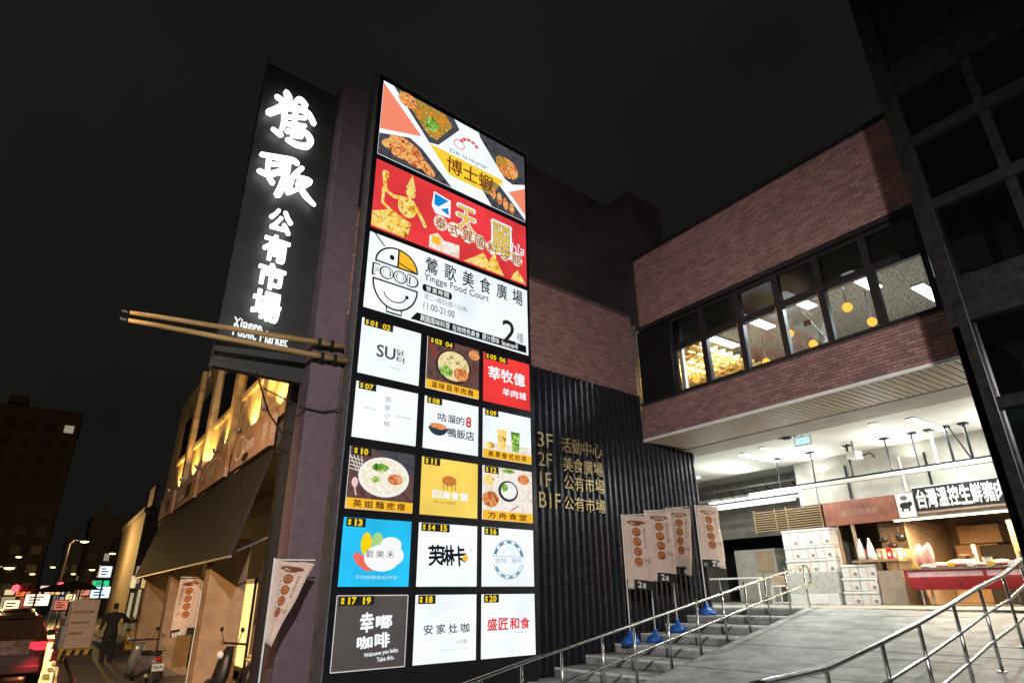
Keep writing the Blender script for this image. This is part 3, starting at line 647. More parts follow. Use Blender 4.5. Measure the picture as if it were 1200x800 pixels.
# ================================================================== VERTICAL LETTER SIGN
PL = 10.2
ls = thing('letter_sign', 'tall dark blade sign with glowing white Chinese characters above the street', 'sign', AF(3.0, PL, 5.43), ARZ)
MB(AF).box(2.2, 3.72, PL, PL+.16, 5.43, 11.95).build('panel', mat('dark_sign_panel', (.032, .033, .032), .5, .0, noise=.1, scale=3), ls)
MB(AF).tube([(2.19, PL-.02, 5.2), (2.19, PL-.02, 12.2)], .018, 6).build('edge_pole', M_['steel'], ls)
LET = emi('halo_letter', (.93, 1.0, .97), 2.8, True)
LET2 = emi('small_letter', (.95, 1, .98), 1.1)
def raised(pts_f, name, d0=.1, d1=.045):
    vs, fs = pts_f
    b = MB(AF); b.add(vs, fs); return b.build(name, LET, ls)
def Lg(txt, x0, y0, x1, y1, bold=.03, th=.05):
    s0 = PA(x0, (y0+y1)/2, PL-.1)[0]; s1 = PA(x1, (y0+y1)/2, PL-.1)[0]; z1 = PA((x0+x1)/2, y0, PL-.1)[1]; z0 = PA((x0+x1)/2, y1, PL-.1)[1]
    vs, fs = glyphs(txt, 0, .05); b = MB(AF); w1 = (s1-s0)/max(1, len(txt))*bold
    for k, (ox, oy) in enumerate(((0, 0), (1, 1), (-1, 1), (1, -1), (-1, -1))): b.add([(s0+(s1-s0)*x+ox*w1, PL-.09-th*z-.002*k, z0+(z1-z0)*y+oy*w1) for x, y, z in vs], fs)
    b.build('letter', LET if th > .03 else LET2, ls)
for ch, q4 in (('公', (315, 247, 342, 273)), ('有', (308, 277, 338, 307)), ('市', (302, 310, 333, 339)), ('場', (295, 342, 328, 376))): Lg(ch, *q4)
Lg('Yingge', 273, 375, 307, 388, .03, .02); Lg('Public Market', 272, 386, 338, 400, .03, .02)
def brush(strokes, ox=240, oy=60, k=4.444):
    b = MB()
    for pts, wd in strokes:
        P = []
        for i, (x, y) in enumerate(pts):
            s_, z_ = PA(ox+x/k, oy+y/k, PL-.1); P.append(Vector((s_, z_)))
        # smooth the polyline (Catmull-Rom)
        Q = []; n = len(P)
        for i in range(n-1):
            p0, p1, p2, p3 = P[max(0, i-1)], P[i], P[i+1], P[min(n-1, i+2)]
            for j in range(5):
                t = j/5; Q.append((.5*((2*p1)+(p2-p0)*t+(2*p0-5*p1+4*p2-p3)*t*t+(3*p1-p0-3*p2+p3)*t**3), wd[i]+(wd[i+1]-wd[i])*t))
        Q.append((P[-1], wd[-1])); L = []; Rr = []
        sc_ = .0038
        for i, (p, wdt) in enumerate(Q):
            d = (Q[min(i+1, len(Q)-1)][0]-Q[max(i-1, 0)][0]).normalized(); nn = Vector((-d.y, d.x))*wdt*sc_/2; L.append(p+nn); Rr.append(p-nn)
        cap0 = [Q[0][0]-(Q[1][0]-Q[0][0]).normalized()*Q[0][1]*sc_*.4]; cap1 = [Q[-1][0]+(Q[-1][0]-Q[-2][0]).normalized()*Q[-1][1]*sc_*.4]
        ring = cap0+L+cap1+Rr[::-1]; m = len(ring)
        dd = random.random()*.004
        vs = [AF(p.x, PL-.09+dd, p.y) for p in ring]+[AF(p.x, PL-.15-dd, p.y) for p in ring]; o = len(b.v); b.v += vs
        b.f += [tuple(o+i for i in range(m)), tuple(o+m+i for i in range(m))]+[(o+i, o+(i+1) % m, o+m+(i+1) % m, o+m+i) for i in range(m)]; b.mi += [0]*(m+2)
    return b.build('letter', LET, ls)
brush([([(420, 215), (432, 250), (400, 295), (330, 325)], [26, 40, 40, 34]), ([(372, 240), (402, 262)], [24, 26]), ([(455, 285), (492, 255), (525, 290)], [20, 28, 26]),
       ([(415, 300), (480, 303), (535, 328), (568, 385)], [26, 30, 30, 20]), ([(412, 310), (412, 365), (400, 410)], [28, 26, 20]), ([(430, 347), (525, 352)], [16, 16]), ([(425, 382), (520, 395)], [18, 22]),
       ([(350, 408), (395, 440)], [16, 28]), ([(425, 420), (515, 425), (548, 468), (528, 498), (470, 488), (425, 462)], [24, 26, 30, 32, 28, 18]), ([(472, 310), (462, 415)], [24, 24]), ([(448, 445), (505, 452)], [14, 14])])
brush([([(290, 540), (370, 556), (455, 572), (482, 592)], [18, 26, 28, 20]), ([(332, 565), (326, 640), (352, 692)], [22, 20, 22]), ([(345, 592), (428, 600), (418, 640), (352, 632)], [16, 18, 18, 14]),
       ([(278, 625), (335, 645), (405, 620)], [20, 28, 22]), ([(432, 590), (408, 690), (375, 752)], [26, 38, 34]), ([(505, 612), (455, 660), (432, 742)], [22, 26, 22]),
       ([(470, 655), (545, 682), (490, 715), (435, 742)], [18, 28, 20, 16]), ([(478, 688), (522, 755), (570, 806)], [18, 28, 10])])
# ================================================================== GIANT CHOPSTICKS
for i, (p0, p1, lab) in enumerate((((152, 366), (402, 406), 'upper of two giant gilded chopsticks jutting over the street'), ((150, 375), (406, 423), 'lower of two giant gilded chopsticks jutting over the street'))):
    a = PA(*p0, 9.55); b = PA(*p1, 9.75)
    ch = thing('giant_chopstick', lab, 'chopstick', AF(b[0], 9.75, b[1]), ARZ, 'giant chopsticks')
    MB(AF).tube([(a[0], 9.55, a[1]), (a[0]+.3, 9.56, a[1]+(b[1]-a[1])*.09), (b[0], 9.75, b[1])], [.028, .036, .055], 10).build('stick', M_['stick'], ch, smooth=True)
    for t in (.86, .93):
        c = Vector((a[0], 9.55, a[1])).lerp(Vector((b[0], 9.75, b[1])), t); MB(AF).box(c.x-.03, c.x+.03, c.y-.07, 9.92, c.z-.065, c.z+.065).build('clamp', M_['black'], ch, bevel=.01)
    MB(AF).tube([(a[0]-.02, 9.55, a[1]), (a[0]-.1, 9.55, a[1]+.005)], .03, 8).build('tip', M_['steel'], ch)
def wire(name, lab, T, pts, r=.012):
    tag(MB(T).tube(pts, r, 6).build(name, M_['rubber']), lab, 'cable')
wire('cable', 'slack black cable crossing the mauve pillar to the sign case', AF, [(3.0, 10.0, 5.15), (3.6, 9.85, 4.9), (4.0, 9.85, 4.88), (4.35, 9.8, 5.0)], .014)
wire('cable', 'diagonal black stay wire below the blade sign', AF, [(2.9, 10.15, 5.45), (3.3, 10.5, 4.9), (3.7, 10.6, 4.5)], .016)
# ================================================================== LAMPS IN THE MARKET
COOL = (.93, 1.0, .96); WARM = (1, .62, .22)
TUBE = emi('tube_glow', (.93, 1.0, 1.0), 9); WTUBE = emi('warm_tube_glow', (1, .8, .45), 6)
def strip(X, Y, z, L, power, label, grp, col=COOL, m=TUBE, along='x', wd=.16):
    t = thing('strip_light', label, 'light', (X, Y, z), 0, grp)
    dx, dy = (L/2, wd/2) if along == 'x' else (wd/2, L/2)
    MB().box(X-dx-.02, X+dx+.02, Y-dy-.02, Y+dy+.02, z-.03, z-.001).build('housing', M_['white'], t)
    MB().box(X-dx, X+dx, Y-dy, Y+dy, z-.055, z-.032).build('diffuser', m, t)
    if power: light('lamp', 'AREA', (X, Y, z-.07), power, col, t, (2*dx, 2*dy), (0, 0, -1))
    return t
ZC = 5.62
X1, Y1 = PZ(890, 535, ZC); X2, Y2 = PZ(1086, 495.5, ZC)
strip(X1, Y1, ZC, 1.75, 210, 'bright ceiling strip light above the flags and louvred panel', 'hall strip lights')
strip(X2, Y2, ZC, 1.75, 210, 'bright ceiling strip light above the black butcher sign', 'hall strip lights')
strip(16.6, 2.6, ZC, 1.75, 210, 'ceiling strip light behind the steel tower', 'hall strip lights')
strip(16.6, 13.5, ZC, 1.75, 200, 'ceiling strip light deep in the hall behind the ribbed wall', 'hall strip lights')
for px, lab in (((895, 524), 'round downlight nearest the black ceiling camera'), ((932, 534.5), 'round downlight below the exit sign'), ((1024, 496), 'round downlight left of the right strip light'),
                ((1058, 508), 'round downlight just under the right strip light'), ((990, 522), 'round downlight beside the white projector')):
    X, Y = PZ(*px, ZC); d = thing('downlight', lab, 'light', (X, Y, ZC), 0, 'round downlights')
    MB().lathe((X, Y, ZC-.03), [(.13, .005), (.14, .029)], 20).build('rim', M_['white'], d); MB().lathe((X, Y, ZC-.034), [(.1, 0), (.1, .003)], 20).build('lens', emi('lens_glow', (1, .98, .92), 3), d)
# hanging trunking and rods
tr = thing('light_trunking', 'long white cable trunking hung on black rods below the hall ceiling', 'trunking', (17, 7, 4.6))
Xt = 17.0
q0 = PX(880, 583, Xt); q1 = PX(1165, 534, Xt)
zt_ = (q0[1]+q1[1])/2
MB().box(Xt-.07, Xt+.07, 3.2, q0[0], zt_-.05, zt_+.05).build('channel', M_['white'], tr, bevel=.01)
MB().box(Xt-.05, Xt+.05, 3.2, q0[0], zt_+.06, zt_+.1).build('cable_tray', M_['black'], tr)
MB().tube([(Xt+.09, 3.3, zt_+.1), (Xt+.09, q0[0]-.2, zt_+.1)], .02, 6).build('added_uplight', TUBE, tr)  # invented uplight; tube and lamps are added to brighten the hall ceiling
for y in (4.5, 7, 9.5, 12): light('lamp', 'AREA', (Xt+.05, y, zt_+.16), 32, COOL, tr, (.1, 2.2), (-.35, 0, 1))  # added lamps of the invented uplight
for x, y in ((955, 560), (1000, 560), (1045, 550), (1077, 545), (1100, 545), (1118, 540), (1140, 535), (915, 570)):
    Y = PX(x, y, Xt)[0]; MB().tube([(Xt, Y, zt_), (Xt, Y, ZC)], .018 if x % 2 else .03, 6).build('rod', M_['black'] if x != 1100 else M_['white'], tr)
    MB().box(Xt-.08, Xt+.08, Y-.1, Y+.1, ZC-.04, ZC-.001).build('bracket', M_['black'], tr)
MB().tube([(Xt, PX(1120, 530, Xt)[0], ZC-.05), (Xt, PX(1142, 545, Xt)[0], zt_+.05)], .02, 6).build('brace', M_['black'], tr)
for i, (x, y) in enumerate(((960, 600), (1000, 596), (1060, 565), (1090, 560))):
    Y = PX(x, y, 18.1)[0]; tag(MB().box(18.09, 18.15, Y-.02, Y+.02, 4.36, 5.3).build('conduit', M_['black'] if i % 2 else M_['white']), ['black conduit rising over the louvred panel', 'white conduit over the left end of the red-brown board', 'black conduit above the pig poster', 'white conduit above the butcher sign'][i], 'conduit')
# roof trusses at the left, deep in the hall
for k, (zz, xx) in enumerate(((4.75, 19.2), (5.2, 20.6))):
    t = thing('roof_truss', ['lower', 'upper'][k]+' white lattice girder with tubes deep in the hall', 'truss', (xx, 14, zz))
    MB().box(xx-.06, xx+.06, 10.6, 18.5, zz, zz+.1).build('chord', M_['white'], t); MB().box(xx-.04, xx+.04, 10.6, 18.5, zz+.55, zz+.6).build('chord', M_['grey'], t)
    y = 10.8
    while y < 18.3: MB().tube([(xx, y, zz+.08), (xx, y+.35, zz+.56)], .014, 5).build('web', M_['black'], t); y += .5
    MB().box(xx-.1, xx+.1, 11.2, 15.5, zz-.06, zz-.005).build('tube', emi('soft_tube', (.95, 1, .97), 2.5), t)
# exit sign, camera, projector
X, Y = PZ(941, 516, ZC-.15)
ex = thing('exit_sign', 'pale blue lit exit sign hanging from the hall ceiling', 'sign', (X, Y, ZC))
MB().box(X-.03, X+.03, Y-.22, Y+.22, ZC-.27, ZC-.05).build('case', M_['white'], ex); MB().box(X-.034, X-.03, Y-.2, Y+.2, ZC-.25, ZC-.07).build('face', emi('exit_face', (.55, .85, .95), 1.1), ex)
MB().tube([(X, Y, ZC-.06), (X, Y, ZC)], .015, 6).build('stem', M_['white'], ex)
X, Y = PZ(922, 514.5, ZC-.08)
cm = thing('ceiling_camera', 'black dome security camera on the hall ceiling', 'camera', (X, Y, ZC)); MB().lathe((X, Y, ZC-.1), [(.06, 0), (.14, .05), (.16, .1)], 16).build('dome', M_['black'], cm); MB().box(X-.05, X+.05, Y-.22, Y+.22, ZC-.05, ZC-.002).build('mount', M_['black'], cm)
X, Y = PZ(1001, 532, ZC-.35)
pj = thing('projector', 'white projector on a short ceiling mount', 'projector', (X, Y, ZC))
MB().box(X-.18, X+.18, Y-.13, Y+.13, ZC-.48, ZC-.28).build('body', M_['white'], pj, bevel=.02); MB().tube([(X, Y, ZC-.28), (X, Y, ZC)], .025, 8).build('stem', M_['grey'], pj); MB().tube([(X+.1, Y-.15, ZC-.4), (X+.1, Y-.35, ZC-.36), (X+.1, Y-.45, ZC-.5)], .02, 6).build('arm', M_['black'], pj)
# ================================================================== STALLS
XS = 18.15
def board(name, label, cat, x0, y0, x1, y1, m, X=XS-.1, th=.08):
    ya = PX(x0, (y0+y1)/2, X)[0]; yb = PX(x1, (y0+y1)/2, X)[0]; za = PX((x0+x1)/2, y1, X)[1]; zb_ = PX((x0+x1)/2, y0, X)[1]
    t = thing(name, label, cat, (X, (ya+yb)/2, za)); MB().box(X, X+th, yb, ya, za, zb_).build('board', m, t, bevel=.008)
    pr = Print(lambda u, v, d: Vector((X-d, ya+(yb-ya)*u, za+(zb_-za)*v))); pr.t = t; pr.ext = (ya, yb, za, zb_); return pr
b = board('stall_sign', 'black butcher sign with bold white characters over the red counter', 'sign', 1070, 563, 1182, 597, M_['blackc'], th=.1)
for i, ch in enumerate('台灣溫控生鮮豬肉'): b.text('lettering', M_['whitec'], ch, .03+.122*i, .2, .14+.122*i, .86, .035, 1)
b.rect('trim', M_['whitec'], 0, .95, 1, .99, 1); b.rect('trim', M_['sgn'], 0, .0, 1, .08, 1); b.flush(b.t)
b = board('poster', 'small white poster with a black pig between two stall signs', 'poster', 1051, 578, 1071, 606, M_['whitec'], XS-.13)
b.ell('picture', M_['blackc'], .5, .5, .33, .14, 1); b.rect('picture', M_['blackc'], .25, .25, .35, .45, 1.3); b.rect('picture', M_['blackc'], .65, .25, .75, .45, 1.3); b.ell('picture', M_['blackc'], .8, .56, .13, .1, 1.5); b.ell('picture', M_['grey'], .5, .82, .22, .1, 1); b.flush(b.t)
b = board('stall_sign', 'faded red-brown stall sign with worn pale lettering', 'sign', 965, 584, 1052, 613, mat('redbrown_sign', (.3, .11, .07), .6, noise=.18, scale=3))
for i, ch in enumerate('臺西文蛤鮮蚵'): b.text('lettering', M_['sgn'], ch, .25+.085*i, .35, .325+.085*i, .62, 0, 1)
b.flush(b.t)
ya, yb, za, zb_ = PX(885, 612, XS-.1)[0], PX(964, 604, XS-.1)[0], 3.68, 4.32
lv = thing('louvre_panel', 'wooden louvred panel over the hall doorway beside the red-brown board', 'panel', (XS-.1, (ya+yb)/2, za))
MB().box(XS-.06, XS-.02, yb, ya, za, zb_).build('backing', M_['awn'], lv)
for i in range(9): MB().box(XS-.12, XS-.062, yb, ya, za+i*.07+.012, za+i*.07+.04).build('slat', M_['wood'], lv)
for t in (.0, .33, .5, .985): MB().box(XS-.14, XS-.122, ya+(yb-ya)*t-.03, ya+(yb-ya)*t, za-.03, zb_+.03).build('stile', M_['wood'], lv)
wt = strip(XS-.35, 6.4, 3.66, 2.6, 330, 'warm orange tube under the butcher sign', None, (1, .6, .25), WTUBE, 'y', .1)
# foam-box wall and stacks
n = 0
def crate(name, label, cat, grp, y0, y1, z0, z1, x0, x1, m, lid=True):
    t = thing(name, label, cat, ((x0+x1)/2, (y0+y1)/2, z0), 0, grp)
    MB().box(x0, x1, y0, y1, z0, z1-(.07 if lid else 0)).build('body', m, t, bevel=.015)
    if lid: MB().box(x0-.004, x0-.0005, (y0+y1)/2-.03, (y0+y1)/2+.03, z0+.02, z1-.07).build('tape', M_['tan'], t); MB().box(x0-.004, x0-.0005, y0+.04, y0+.13, z0+.05, z0+.13).build('label', M_['sgn'], t)
    if lid: MB().box(x0-.012, x1+.012, y0-.012, y1+.012, z1-.068, z1).build('lid', m, t, bevel=.015)
    return t
yl, yr = 10.9, 9.45
rowsF = [(2.43, 2.8), (2.802, 3.16), (3.162, 3.62)]
for r, (a, b_) in enumerate(rowsF):
    for c, (y0, y1) in enumerate(((yr, 9.93), (9.935, 10.4), (10.405, yl))):
        crate('foam_box', 'white foam box, %s row of the tall stack, %s of three' % (['bottom', 'middle', 'top'][r], ['right', 'middle', 'left'][c]), 'box', 'foam boxes stacked by the doorway', y0, y1-.005, a, b_-.004, XS-.5+random.random()*.03, XS+.1, M_['foam'])
sk = thing('grey_counter', 'pale grey counter under the tall stack of white foam boxes', 'counter', (XS-.2, 10.1, FLOOR)); MB().box(XS-.6, XS+.1, yr-.05, yl, FLOOR+.3, 2.425).build('body', mat('grey_counter', (.5, .5, .46), .5, noise=.1), sk, bevel=.01); MB().box(XS-.6, XS+.08, yr+.0, yl-.05, FLOOR, FLOOR+.298).build('plinth', M_['foam'], sk)
MB().box(XS-.61, XS-.602, 9.75, 10.3, FLOOR+.03, FLOOR+.27).build('hatch', M_['white'], sk)
for r in range(3):
    for c in range(2):
        y1 = 9.33-.46*c-.03*r; crate('foam_box', 'white foam box in the short stack, %s row, %s side' % (['lowest', 'middle', 'top'][r], ['left', 'right'][c]), 'box', 'foam boxes in the short stack', y1-.44, y1, FLOOR+.335*r, FLOOR+.335*r+.33, XS-.55, XS-.1, M_['foam'])
t = thing('board_front', 'brown board closing the front of the middle stall', 'board', (XS-.5, 8.05, FLOOR)); MB().box(XS-.52, XS-.46, 7.75, 8.36, FLOOR, 2.42).build('sheet', M_['board'], t); MB().box(XS-.6, XS+.1, 7.72, 8.9, 2.64, 2.7).build('shelf', M_['wood'], t); MB().box(XS-.45, XS-.4, 7.8, 7.86, FLOOR, 2.64).build('leg', M_['wood'], t); MB().box(XS-.45, XS-.4, 8.25, 8.31, FLOOR, 2.64).build('leg', M_['wood'], t)
for i, (y, lab) in enumerate(((8.75, 'left of two white wrapped bottles on the stall shelf'), (8.5, 'right of two white wrapped bottles on the stall shelf'))):
    tag(MB().lathe((XS-.3, y, 2.7), [(.09, 0), (.1, .12), (.07, .35), (.03, .5), (.02, .56)], 12).build('wrapped_bottle', M_['foam'], smooth=True), lab, 'bottle', 'bottles on the stall shelf')
MB().tube([(XS-.02, 8.95, FLOOR), (XS-.02, 8.98, 3.7)], .05, 8).build('post', M_['card'], mk); MB().box(XS-.06, XS+.02, 9.38, 9.44, FLOOR, 3.7).build('post', M_['card'], mk)
for i, (y, z) in enumerate(((8.3, 3.25), (8.1, 3.1), (7.85, 3.3))):
    h = thing('hanging_tool', ['black ladle', 'black scale pan', 'black hook'][i]+' hanging in the middle stall', 'tool', (XS+.1, y, z+.3)); MB().tube([(XS+.1, y, z), (XS+.1, y+.03, z+.45)], .012, 6).build('handle', M_['black'], h); MB().ellipsoid((XS+.1, y, z-.05), (.09, .12, .06+.03*i)).build('head', M_['black'], h)
# partition, middle stall back
t = thing('partition', 'plain brown partition between the two market stalls', 'partition', (19, 7.72, FLOOR)); MB().box(XS+.2, 20.9, 7.68, 7.74, FLOOR, 3.7).build('sheet', M_['board'], t)
t = thing('partition', 'brown panel behind the hanging tools in the middle stall', 'partition', (18.9, 8.1, FLOOR)); MB().box(18.75, 18.8, 7.76, 8.6, FLOOR, 3.68).build('sheet', M_['card'], t)
# red butcher counter
rc = thing('butcher_counter', 'long red enamel butcher counter under the warm tube', 'counter', (17.7, 6, FLOOR))
MB().prism([(17.35, 2.4), (18.3, 2.4), (18.3, 1.95), (17.6, 1.95), (17.4, 2.2)], 3.6, 7.6).build('tub', M_['red'], rc, bevel=.015)
pk = mat('pale_pink_trim', (.75, .5, .55), .3)
for a, b_ in ((5.9, 7.5), (4.2, 5.82)): MB().box(17.338, 17.352, a, b_, 2.24, 2.36).build('trim', pk, rc)
MB().box(17.3, 18.32, 3.6, 7.64, 2.402, 2.44).build('top', M_['steel'], rc, bevel=.008)
for y in (7.4, 5.6, 3.9):
    for x in (17.65, 18.2): MB().tube([(x, y, FLOOR), (x, y, 1.96)], .03, 8).build('leg', M_['steel'], rc)
ORD = ['first', 'second', 'third', 'fourth', 'fifth', 'sixth', 'seventh', 'eighth', 'ninth', 'tenth', 'eleventh', 'twelfth']
for i in range(12):
    y = 7.2-.2*i; s_ = .08+.1*random.random()
    tag(MB().ellipsoid((17.55+.6*random.random(), y, 2.44+s_*.5), (s_*1.3, s_*1.5, s_*.62), 10, 6).build('meat_cut', M_['meat'], smooth=True), ORD[i]+' raw pink cut of meat from the left on the butcher counter', 'meat', 'meat on the butcher counter')
for i in range(5):
    y = 7.05+.1*i; tag(MB().ellipsoid((17.75+.07*i, y, 2.78-.05*(i % 3)), (.06, .09, .26)).build('hanging_meat', M_['meat'], smooth=True), ORD[4-i]+' hanging strip of meat from the left at the counter end', 'meat', 'hanging meat strips')
sp = thing('scale', 'cream kitchen scale on the butcher counter', 'scale', (17.9, 6.3, 2.44)); MB().box(17.75, 18.05, 6.15, 6.5, 2.44, 2.62).build('body', M_['foam'], sp, bevel=.02); MB().lathe((17.9, 6.32, 2.62), [(.04, 0), (.04, .06), (.18, .08), (.2, .11)], 14).build('pan', M_['steel'], sp); MB().box(17.86, 17.94, 6.1, 6.16, 2.44, 2.95).build('column', M_['foam'], sp)
bk = thing('bucket', 'small cream bucket on the butcher counter', 'bucket', (17.7, 5.85, 2.44)); MB().lathe((17.7, 5.85, 2.44), [(.08, 0), (.1, .2), (.11, .21)], 14).build('pail', M_['foam'], bk)
cb = thing('cabinet', 'tall tan cabinet at the right end of the butcher stall', 'cabinet', (18.6, 5.1, 2.44)); MB().box(18.1, 18.9, 4.6, 5.4, FLOOR, 3.45).build('body', M_['card'], cb, bevel=.01); MB().box(18.08, 18.098, 4.65, 5.35, 2.3, 2.9).build('door', M_['wood'], cb); MB().box(18.05, 18.079, 5.28, 5.32, 2.5, 2.75).build('handle', M_['steel'], cb)
tag(MB().box(19.6, 20.6, 5.6, 6.6, FLOOR, 3.0).build('freezer', M_['dark'], bevel=.03), 'dark chest at the back of the butcher stall', 'freezer')
# small goods in the stalls
rg = random.Random(5)
for i in range(9):
    y = 7.75+.13*i; h = .16+.14*rg.random(); m = [M_['card'], M_['foam'], M_['sgn'], M_['red'], M_['tan']][i % 5]
    c = thing('packet', '%s small packet from the left on the middle stall shelf' % ['ninth', 'eighth', 'seventh', 'sixth', 'fifth', 'fourth', 'third', 'second', 'first'][i], 'packet', (XS-.05, y, 2.7), 0, 'packets on the stall shelf'); MB().box(XS-.1, XS+.08, y-.055, y+.055, 2.7, 2.7+h).build('pack', m, c, bevel=.012); MB().box(XS-.104, XS-.1, y-.035, y+.035, 2.7+h*.3, 2.7+h*.6).build('label', M_['white'], c)
for i in range(0):
    y = 5.7+.9*i; h = thing('hanging_bag', '%s dark pink bag from the right hanging under the warm tube' % ['first', 'second', 'third', 'fourth', 'fifth', 'sixth'][i], 'bag', (18.3, y, 3.2), 0, 'bags hanging in the butcher stall'); MB().ellipsoid((18.3, y, 3.2+.06*(i % 3)), (.05, .06+.02*(i % 2), .17), 10, 7).build('bag', M_['meat'], h, smooth=True); MB().tube([(18.3, y, 3.2), (18.3, y, 3.7)], .008, 5).build('string', M_['black'], h)
MB().tube([(18.3, 5, 3.7), (18.3, 7.6, 3.7)], .02, 6).build('hanging_bar', M_['steel'], mk)
for i in range(7):
    y = 4.9+.4*i; c = thing('price_card', '%s yellow price card from the right on the counter edge' % ['first', 'second', 'third', 'fourth', 'fifth', 'sixth', 'seventh'][i], 'card', (17.34, y, 2.44), 0, 'price cards on the counter'); MB().box(17.34, 17.35, y-.07, y+.07, 2.445, 2.54).build('card', M_['whitec'] if i % 2 else M_['yellow'], c)
for i in range(4):
    y = 8.9-.14*i; tag(MB().box(20.4, 21.1, y-2.2, y-1.2, FLOOR+.5*i, FLOOR+.5*i+.48).build('carton', M_['card'], bevel=.02), ['lowest', 'second', 'third', 'top'][i]+' brown carton of the pile at the back of the stalls', 'box', 'carton pile')
# left: dark store behind, table, cabinet
t = thing('cabinet', 'tall beige cabinet in the dark hall behind the flags', 'cabinet', (21.4, 14.2, FLOOR)); MB().box(21.1, 21.8, 13.4, 15.1, FLOOR, 3.4).build('body', M_['beige'], t, bevel=.02); MB().box(21.08, 21.098, 13.5, 14.2, 2.6, 3.3).build('door', M_['card'], t); MB().box(21.08, 21.098, 14.25, 14.95, 1.7, 3.3).build('door', M_['beige'], t)
t = thing('table', 'white folding table in the hall beyond the steps', 'table', (17.6, 12.6, FLOOR)); MB().box(17.2, 18, 11.6, 13.6, FLOOR+.72, FLOOR+.76).build('top', M_['white'], t)
for x in (17.25, 17.95):
    for y in (11.65, 13.55): MB().tube([(x, y, FLOOR), (x, y, FLOOR+.72)], .02, 6).build('leg', M_['white'], t)
t = thing('rack', 'low white wire rack beside the grey counter', 'rack', (17.8, 11.3, FLOOR))
for y in (10.95, 11.25, 11.55): MB().tube([(17.7, y, FLOOR), (17.7, y, FLOOR+.5)], .018, 6).build('post', M_['white'], t)
for z in (.05, .5): MB().tube([(17.7, 10.95, FLOOR+z), (17.7, 11.55, FLOOR+z)], .018, 6).build('bar', M_['white'], t)
tag(MB().box(17.75, 18.1, 11.0, 11.5, FLOOR+.52, FLOOR+.78).build('carton', M_['card'], bevel=.01), 'brown carton on the low white rack', 'box')
# ================================================================== UPPER ROOM LAMPS
zc2 = 8.78
for i, (px, lab) in enumerate((((800, 420), 'leftmost strip light seen through the upper windows'), ((886, 377), 'strip light in the third upper window'), ((934, 352), 'strip light in the fourth upper window'), ((1010, 329), 'strip light in the fifth upper window'), ((1090, 344), 'strip light in the last upper window by the tower'), ((845, 400), 'strip light in the second upper window'))):
    X, Y = PZ(*px, zc2-.06); X = min(X, 18.3); strip(X, Y, zc2-.02, 1.4, 210, lab, 'upper floor strip lights', (.78, .9, 1), wd=.26)
GLB = emi('globe_glow', (1, .42, .06), 2.3)
for i, (px, lab) in enumerate((((816, 444), 'warm globe in the first upper window over the lattice'), ((898, 424), 'lone warm globe in the third upper window'), ((925, 391), 'higher warm globe in the fourth upper window'), ((953, 403), 'lower warm globe in the fourth upper window'), ((993, 360), 'higher warm globe in the fifth upper window'), ((1022, 377), 'lower warm globe in the fifth upper window'))):
    zz = 7.95; X, Y = PZ(*px, zz); X = min(X, 18.5)
    g = thing('globe_lamp', lab, 'lamp', (X, Y, zc2), 0, 'warm globes in the upper room'); MB().ellipsoid((X, Y, zz), (.11, .11, .11)).build('globe', GLB, g, smooth=True); MB().tube([(X, Y, zz+.1), (X, Y, zc2)], .01, 5).build('cord', M_['black'], g)
    light('lamp', 'POINT', (X, Y, zz), 9 if i else 200, (1, .6, .15), g, radius=.14)
lt = thing('ceiling_lattice', 'golden wooden lattice under the ceiling in the first two upper windows', 'lattice', (15.6, 12.2, 8.4))
lm = mat('lattice_wood', (.75, .5, .16), .6, noise=.12)
for i in range(16): x = 12.9+i*.36; MB().box(x, x+.07, 9.9, 14.5, 8.4, 8.52).build('slat', lm, lt)
for i in range(13): y = 9.95+i*.36; MB().box(12.85, 18.7, y, y+.06, 8.33, 8.398).build('slat', lm, lt)
for i in range(10): MB().tube([(12.9+.42*i, 10, 8.3), (14.6+.42*i, 14.4, 8.3)], .03, 4).build('brace', lm, lt)
tri = thing('hanging_banner', 'white angular banner with a dark emblem hanging in the fourth upper window', 'banner', (13.6, 6.4, 8.7))
bx_ = 13.3; pv = [PX(x, y, bx_) for x, y in ((925, 362), (940, 365), (970, 398), (966, 404), (945, 390), (930, 383))]
MB().prism([(y, z) for y, z in pv], bx_, bx_+.02, 'x').build('cloth', M_['foam'], tri); c0 = PX(946, 378, bx_); MB().box(bx_-.006, bx_-.002, c0[0]-.09, c0[0]+.09, c0[1]-.07, c0[1]+.07).build('emblem', M_['dark'], tri); MB().tube([(bx_, pv[0][0], pv[0][1]), (bx_, pv[0][0], 8.77)], .008, 5).build('string', M_['black'], tri)
